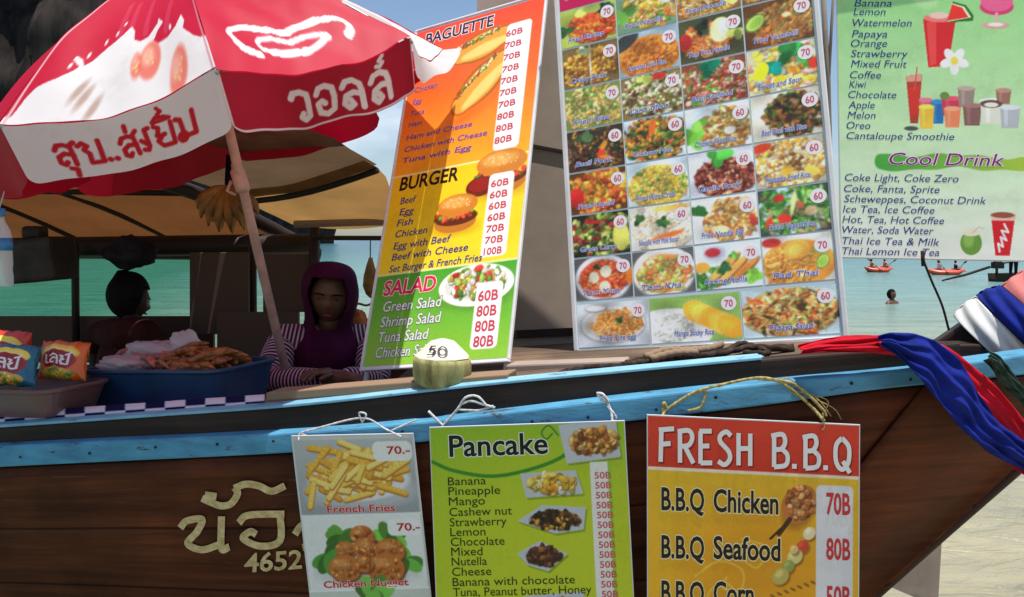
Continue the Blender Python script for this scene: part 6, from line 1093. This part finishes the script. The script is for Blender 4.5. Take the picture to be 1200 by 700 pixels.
def person(label, J, k, skin, f, group=None, face=True, fingers=True, sub=2):
    """J: joints in world space; k: head height."""
    N, E, ix = [], [], {}
    def nd(n, p, r, par=None):
        ix[n] = len(N); N.append((Vector(p), r * k));
        if par: E.append((ix[par], ix[n]))
    up = (J['head'] - J['neck']).normalized()
    nd('pelvis', J['pelvis'], .62); nd('waist', J['pelvis'].lerp(J['chest'], .5), .52, 'pelvis'); nd('chest', J['chest'], .60, 'waist'); nd('collar', J['chest'].lerp(J['neck'], .6), .42, 'chest'); nd('neck', J['neck'], .24, 'collar'); nd('nape', J['head'] - up * .25 * k, .24, 'neck')
    for s in ('L', 'R'):
        nd('sh' + s, J['sh' + s], .26, 'collar'); nd('ua' + s, J['sh' + s].lerp(J['el' + s], .5), .215, 'sh' + s); nd('el' + s, J['el' + s], .175, 'ua' + s); nd('fa' + s, J['el' + s].lerp(J['wr' + s], .4), .17, 'el' + s); nd('wr' + s, J['wr' + s], .115, 'fa' + s)
        d = (J['wr' + s] - J['el' + s]).normalized(); side = d.cross(Vector((0, 0, 1))); side = side.normalized() if side.length > .1 else Vector((1, 0, 0)); dn = d.cross(side).normalized(); dn = dn if dn.z < 0 else -dn; pm_ = J['wr' + s] + d * .22 * k; nd('pm' + s, pm_, .15, 'wr' + s)
        if fingers:
            for q, (o, L) in enumerate(((-.13, .30), (-.045, .36), (.045, .34), (.12, .26))):
                b0 = pm_ + d * .13 * k + side * o * k; nd(f'f{q}{s}', b0, .042, 'pm' + s); nd(f'g{q}{s}', b0 + (d * .9 + dn * .25) * L * .5 * k, .04, f'f{q}{s}'); nd(f'h{q}{s}', b0 + (d * .85 + dn * .6) * L * .95 * k, .032, f'g{q}{s}')
            t0 = J['wr' + s] + (d * .14 - side * .13) * k; nd('t0' + s, t0, .05, 'wr' + s); nd('t1' + s, t0 + (d * .18 - side * .10 + dn * .04) * k, .044, 't0' + s); nd('t2' + s, t0 + (d * .32 - side * .09 + dn * .12) * k, .035, 't1' + s)
        if 'kn' + s in J:
            nd('hp' + s, J['hp' + s], .40, 'pelvis'); nd('th' + s, J['hp' + s].lerp(J['kn' + s], .5), .33, 'hp' + s); nd('kn' + s, J['kn' + s], .25, 'th' + s); nd('cf' + s, J['kn' + s].lerp(J['an' + s], .35), .24, 'kn' + s); nd('an' + s, J['an' + s], .15, 'cf' + s); nd('to' + s, J['an' + s] + (f - up * .3).normalized() * .55 * k, .12, 'an' + s)
    V, F = skin_mesh(N, E, sub); hv, hf = head_geo(J['head'], f, up, k); b = len(V); V = V + hv; F = F + [[i + b for i in q] for q in hf]
    root = mesh('person', V, F, skin, None, True, origin=J['pelvis']); tag(root, label, 'person', group)
    if face:
        r = f.cross(up).normalized(); c = J['head']
        for s in (-1, 1):
            m = MB(); m.lathe(c + (r * s * .15 + f * .355 + up * .03) * k, [(.001, .03), (.034, .022), (.048, 0), (.03, -.02)], 12, f, 1, .62); m.V = [c + (v - c) * 1 if True else v for v in m.V]
            m2 = MB(); m2.lathe(c + (r * s * .15 + f * .372 + up * .03) * k, [(.02 * k, 0), (.018 * k, .012 * k)], 10, f); m2.build('iris', M['iris'], root)
            m3 = MB(); m3.tube([c + (r * s * (.06 + .06 * q) + f * (.395 - .012 * q * q) + up * (.115 + .02 * math.sin(q))) * k for q in range(4)], .014 * k, 6); m3.build('eyebrow', M['hair'], root)
        m = MB(); m.tube([c + (r * (-.10 + .05 * q) + f * (.40 - .016 * (q - 2) ** 2) - up * .285) * k for q in range(5)], [.008 * k, .018 * k, .022 * k, .018 * k, .008 * k], 8); m.build('mouth', M['lip'], root, True)
    return root, ix
def garment(name, parent, chains, mat, sub=2, k=.2, extra=None):
    """A garment grown round joint chains [(point, radius), ...] sharing their first joints, with distance along the chain stored for its stripes."""
    N, E, key = [], [], {}
    for ch in chains:
        prev = None
        for p, r in ch:
            kk_ = tuple(round(c, 4) for c in p)
            if kk_ not in key: key[kk_] = len(N); N.append((Vector(p), r))
            i = key[kk_]
            if prev is not None and prev != i and (prev, i) not in E and (i, prev) not in E: E.append((prev, i))
            prev = i
    V, F = skin_mesh(N, E, sub); att = []
    seg = []
    for ch in chains:
        acc = 0
        for (p, r), (q, r2) in zip(ch[:-1], ch[1:]): p, q = Vector(p), Vector(q); L = (q - p).length; seg.append((p, q, acc, L, (r + r2) / 2)); acc += L
    for v in V:
        best, bs = 1e9, 0
        for p, q, a0, L, r in seg:
            d = (q - p) / (L + 1e-9); t = (v - p).dot(d); tt = min(max(t, 0), L); dist = (v - p - d * tt).length / r
            if dist < best: best, bs = dist, a0 + t
        att.append(bs)
    return mesh(name, V, F, mat, parent, True, attr=att)
# vendor in a headscarf, seated behind the gunwale
k = .225; f = Vector((.10, -1, -.06)).normalized(); PY = 3.42
J = dict(pelvis=at(385, 590, PY + .12), chest=at(384, 440, PY + .10), neck=at(386, 388, PY + .06), head=at(387, 350, PY))
J.update(shL=at(334, 402, PY + .04), elL=at(313, 449, PY - .14), wrL=at(396, 444, PY - .28), shR=at(430, 402, PY + .10), elR=at(443, 450, PY - .06), wrR=at(390, 440, PY - .24))
J.update(hpL=at(355, 600, PY + .08), knL=at(330, 590, PY - .26), anL=at(340, 720, PY - .16), hpR=at(412, 600, PY + .08), knR=at(440, 590, PY - .26), anR=at(430, 720, PY - .16))
lady, _ = person('vendor in a purple headscarf and striped top leaning her arms on the gunwale', J, k, M['skin'], f)
P = lambda n: tuple(J[n]); mid = lambda a, b, t: tuple(J[a].lerp(J[b], t))
garment('striped_top', lady, [[(P('pelvis'), .160), (mid('pelvis', 'chest', .5), .142), (P('chest'), .148), (mid('chest', 'neck', .55), .112)]] + [[(mid('chest', 'neck', .55), .116), (P('sh' + s), .092), (mid('sh' + s, 'el' + s, .5), .080), (P('el' + s), .066), (mid('el' + s, 'wr' + s, .5), .056), (mid('el' + s, 'wr' + s, .86), .040)] for s in 'LR'], M['stripe'], 3)
garment('trousers', lady, [[(mid('pelvis', 'chest', .15), .14), (P('hp' + s), .10), (mid('hp' + s, 'kn' + s, .5), .09), (P('kn' + s), .072), (mid('kn' + s, 'an' + s, .5), .06), (mid('kn' + s, 'an' + s, .9), .045)] for s in 'LR'], M['pants'], 2)
hc = J['head']; hu = (J['head'] - J['neck']).normalized(); hr = f.cross(hu).normalized(); V, F = [], []
LV = [(-.015, .70, .04, 0), (-.0, .68, .22, 0), (0, .60, .36, 0), (0, .45, .44, 0), (0, .25, .475, 0), (0, .05, .475, 0), (0, -.15, .45, 0), (0, -.33, .42, 0), (.02, -.48, .40, .02), (.0, -.62, .42, .06), (0, -.78, .50, .14), (.04, -.98, .58, .22), (.06, -1.25, .60, .26), (.08, -1.55, .58, .28), (.08, -1.85, .54, .30), (.08, -2.1, .46, .32)]
nn = 48
for li, (ox, z, r, fw_) in enumerate(LV):
    for i in range(nn):
        a = 2 * math.pi * i / nn; fx, fy = math.sin(a), math.cos(a); wob = 1 + (.045 * math.sin(7 * a + li) + .03 * math.sin(13 * a + 2 * li)) * (1 if li > 8 else .3) + .05 * wn3((fx * 2.6, fy * 2.6, z * 3.1), 1.7); dx = 1.0 if li < 10 else 1.08; dyy = 1.1 if li < 10 else .98
        V.append(hc + (hr * (fx * r * dx * wob + ox) + f * (fy * r * dyy * wob + fw_ - (.03 if li < 10 else .0)) + hu * (z - (.10 * fy if 8 <= li else 0) - (.22 * max(0, -fy) * -1 if li > 12 else 0) - (.28 * abs(fx) ** 2 * (-1) if li > 12 else 0))) * k)
for li in range(len(LV) - 1):
    for i in range(nn):
        a = 2 * math.pi * (i + .5) / nn; an = math.atan2(math.sin(a), math.cos(a))
        if 3 <= li <= 7 and abs(an) < (.60, .74, .76, .70, .50)[li - 3]: continue
        F.append((li * nn + i, li * nn + (i + 1) % nn, (li + 1) * nn + (i + 1) % nn, (li + 1) * nn + i))
F.append(tuple(range(nn)))
o = mesh('headscarf', V, F, M['hijab'], lady, True); mo = o.modifiers.new('sub', 'SUBSURF'); mo.levels = 1; mo.render_levels = 2; mo = o.modifiers.new('thickness', 'SOLIDIFY'); mo.thickness = .006; mo.offset = 1
# vendor in the shade under the canopy
k = .195; f = Vector((.75, .55, -.30)).normalized(); PY = 4.5
J = dict(pelvis=at(140, 470, PY), chest=at(144, 405, PY + .02), neck=at(152, 374, PY + .05), head=at(157, 352, PY + .08))
J.update(shL=at(110, 392, PY + .18), elL=at(112, 432, PY + .22), wrL=at(160, 424, PY + .34), shR=at(176, 392, PY - .10), elR=at(196, 426, PY - .04), wrR=at(204, 410, PY + .16), hpL=at(128, 474, PY + .1), knL=at(170, 466, PY + .45), anL=at(160, 530, PY + .42), hpR=at(155, 474, PY - .06), knR=at(200, 468, PY + .22), anR=at(196, 530, PY + .2))
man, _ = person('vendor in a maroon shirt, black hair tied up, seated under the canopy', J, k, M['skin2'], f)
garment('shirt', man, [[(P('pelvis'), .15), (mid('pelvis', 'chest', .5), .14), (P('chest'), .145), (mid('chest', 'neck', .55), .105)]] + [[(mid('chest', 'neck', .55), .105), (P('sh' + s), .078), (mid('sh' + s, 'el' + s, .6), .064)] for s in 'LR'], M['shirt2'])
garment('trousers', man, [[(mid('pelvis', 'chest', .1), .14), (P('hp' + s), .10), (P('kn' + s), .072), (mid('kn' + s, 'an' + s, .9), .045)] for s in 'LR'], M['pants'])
hu = (J['head'] - J['neck']).normalized(); hv, hf = head_geo(J['head'] - f * .03 + hu * .02, f, hu, k * 1.12)
kp = [q for q in hf if sum(((hv[i] - J['head']).dot(f) < .06 * k or (hv[i] - J['head']).dot(hu) > .30 * k) for i in q) == len(q)]
hair = mesh('hair', hv, kp, M['hair'], man, True); mo = hair.modifiers.new('thickness', 'SOLIDIFY'); mo.thickness = .02; mo.offset = 1
m = MB(); m.lathe(J['head'] - f * .38 * k + hu * .46 * k, [(.005, -.06), (.04, -.045), (.056, 0), (.04, .045), (.005, .06)], 14, hu); m.build('hair_bun', M['hair'], hair, True)

# ------------------------------------------------------------------ OUT ON THE WATER
def small(label, base, face_, k, pose, skin, top, group=None, hairm=None):
    """A distant figure; base: seat or feet point; pose: sit, stand or swim."""
    r = face_.cross(Vector((0, 0, 1))).normalized(); U = Vector((0, 0, 1)); b = Vector(base)
    if pose == 'stand': pel = b + U * 3.7 * k
    elif pose == 'sit': pel = b + U * .55 * k
    else: pel = b - U * 1.6 * k
    J = dict(pelvis=pel, chest=pel + U * 1.75 * k, neck=pel + U * 2.45 * k, head=pel + U * 3.05 * k)
    for s, q in (('L', -1), ('R', 1)):
        J['sh' + s] = pel + (U * 2.2 + r * q * .85) * k; J['hp' + s] = pel + r * q * .38 * k
        if pose == 'stand': J['el' + s] = pel + (U * .95 + r * q * 1.1) * k; J['wr' + s] = pel + (U * -.1 + r * q * 1.05 + face_ * .35) * k; J['kn' + s] = b + (U * 1.95 + r * q * .42) * k; J['an' + s] = b + (U * .22 + r * q * .45) * k
        else: J['el' + s] = pel + (U * 1.2 + r * q * 1.15 + face_ * .5) * k; J['wr' + s] = pel + (U * 1.1 + r * q * .7 + face_ * 1.5) * k; J['kn' + s] = pel + (U * .45 + r * q * .5 + face_ * 1.7) * k; J['an' + s] = pel + (U * -.35 + r * q * .45 + face_ * 3.2) * k
    o, _ = person(label, J, k, skin, face_, group, False, True, 1)
    if top is not None: garment('vest', o, [[(tuple(pel + U * .4 * k), .60 * k), (tuple(J['chest']), .70 * k), (tuple(J['chest'].lerp(J['neck'], .5)), .52 * k)]], top, 1)
    if pose == 'stand': garment('trousers', o, [[(tuple(pel), .62 * k), (tuple(J['hp' + s]), .45 * k), (tuple(J['kn' + s]), .32 * k), (tuple(J['an' + s]), .22 * k)] for s in 'LR'], M['pants'], 1)
    hv, hf = head_geo(J['head'] - face_ * .06 * k + U * .05 * k, face_, U, k * 1.12); mesh('hair', hv, [q for q in hf if all((hv[i] - J['head']).dot(face_) < .12 * k or (hv[i] - J['head']).z > .30 * k for i in q)], hairm or M['hair'], o, True)
    return J
def kayak(label, px, py, L, yaw, people):
    Y = 1600.0 / (py - 280); c = at(px, py, Y); c.z = 0; ex = Vector((math.cos(yaw), math.sin(yaw), 0)); ey = Vector((-ex.y, ex.x, 0)); root = thing('kayak', label, 'kayak', c, 'red kayaks out on the bay'); V, F = [], []; n, mm = 24, 12
    for i in range(n + 1):
        t = i / n; s = (1 - abs(2 * t - 1) ** 2.4) ** .8 + .02; rk = .16 * abs(2 * t - 1) ** 3
        for j in range(mm): a = 2 * math.pi * j / mm; V.append(c + ex * (t - .5) * L + ey * (.40 * s * math.cos(a)) + Vector((0, 0, .10 + rk + (.20 * s * math.sin(a) if math.sin(a) < 0 else .15 * s * math.sin(a) ** 1.0))))
    for i in range(n):
        for j in range(mm): F.append((i * mm + j, i * mm + (j + 1) % mm, (i + 1) * mm + (j + 1) % mm, (i + 1) * mm + j))
    F += [tuple(range(mm)), tuple(range(n * mm, (n + 1) * mm))[::-1]]; fix_normals(mesh('kayak_hull', V, F, M['kayak'], root, True))
    for q, (o, lab, top) in enumerate(people):
        m = MB(); m.tube([c + ex * (o + .15 * math.cos(a)) + ey * .2 * math.sin(a) + Vector((0, 0, .245)) for a in np.linspace(0, 2 * math.pi, 14)], .03, 6); m.build('cockpit_rim', M['black'], root, True)
        J = small(lab, c + ex * o + Vector((0, 0, .13)), ex, .125, 'sit', M['skin3'], top, 'kayakers on the bay')
        m = MB(); g = (J['wrL'] + J['wrR']) / 2; d = (ey * 1.0 + Vector((0, 0, .45 * (1 if q else -1)))).normalized(); m.tube([g - d * .6, g + d * .6], .012, 6)
        for s in (-1, 1): m.box(g + d * s * .58, (.22, .09, .015), (d, ex, d.cross(ex)))
        tag(m.build('paddle', M['black'], None), 'black paddle held by ' + lab.split(' wearing')[0].replace('paddling ', 'of the ') if False else 'black kayak paddle held by the ' + lab, 'paddle', 'kayak paddles')
kayak('red kayak nearest the dish menu board, carrying two paddlers', 1029, 319, 1.42 + 0.0, R(8), [(.33, 'front paddler of the kayak by the dish board', M['kayak']), (-.35, 'rear paddler of the kayak by the dish board', M['vest'])])
kayak('red kayak between the thin cord and the moored longtail boat', 1108, 322, 1.7, R(-6), [(.42, 'front paddler of the kayak by the moored boat', M['bluec']), (-.30, 'rear paddler of the kayak by the moored boat', M['whitec'])])
Y = 1600 / (356 - 280); c = at(1045, 356, Y); c.z = 0; small('swimmer with dark hair, shoulders out of the water', c - Vector((0, 0, .12)), Vector((.6, -.8, 0)).normalized(), .235, 'swim', M['skin'], None)
# moored longtail boat at the right edge
Y = 32.0; lt = thing('moored_boat', 'dark longtail boat with a raised motor shaft at the right edge of the bay', 'boat', at(1190, 330, Y)); c = at(1230, 330, Y); c.z = 0; V, F = [], []; n = 22; L = 4.6
for i in range(n + 1):
    t = i / n; x = -1.75 + 4.6 * t - .4; s = min(1, .55 + t * 1.6); h = .30 + .10 * (t * 2) ** 2 * .6
    for (yy, zz) in ((-.62 * s, h), (-.5 * s, .02), (-.2 * s, -.2), (.2 * s, -.2), (.5 * s, .02), (.62 * s, h), (.55 * s, h), (.42 * s, .1), (-.42 * s, .1), (-.55 * s, h)): V.append(c + Vector((x, yy, zz)))
for i in range(n):
    for j in range(10): F.append((i * 10 + j, i * 10 + (j + 1) % 10, i * 10 + 10 + (j + 1) % 10, i * 10 + 10 + j))
F += [tuple(range(10)), tuple(range(n * 10, n * 10 + 10))[::-1]]; fix_normals(mesh('boat_hull', V, F, M['dark'], lt))
m = MB(); m.tube([at(1104, 329, Y), at(1132, 322, Y), at(1160, 313, Y)], [.03, .05, .05], 8); m.build('motor_shaft', M['box'], lt, True)
m = MB(); m.box(at(1169, 311, Y), (.34, .3, .24)); m.lathe(at(1169, 308, Y), [(.14, 0), (.15, .04), (.09, .10)], 12); m.tube([at(1172, 309, Y), at(1196, 306, Y)], .03, 6); m.build('engine', M['box'], lt)
m = MB(); m.tube([at(1168, 326, Y), at(1168, 314, Y)], .05, 8); m.build('engine_mount', M['box'], lt)
small('boatman standing at the stern of the moored longtail boat', at(1187, 327, Y), Vector((-.8, -.6, 0)).normalized(), .215, 'stand', M['skin2'], M['black'])
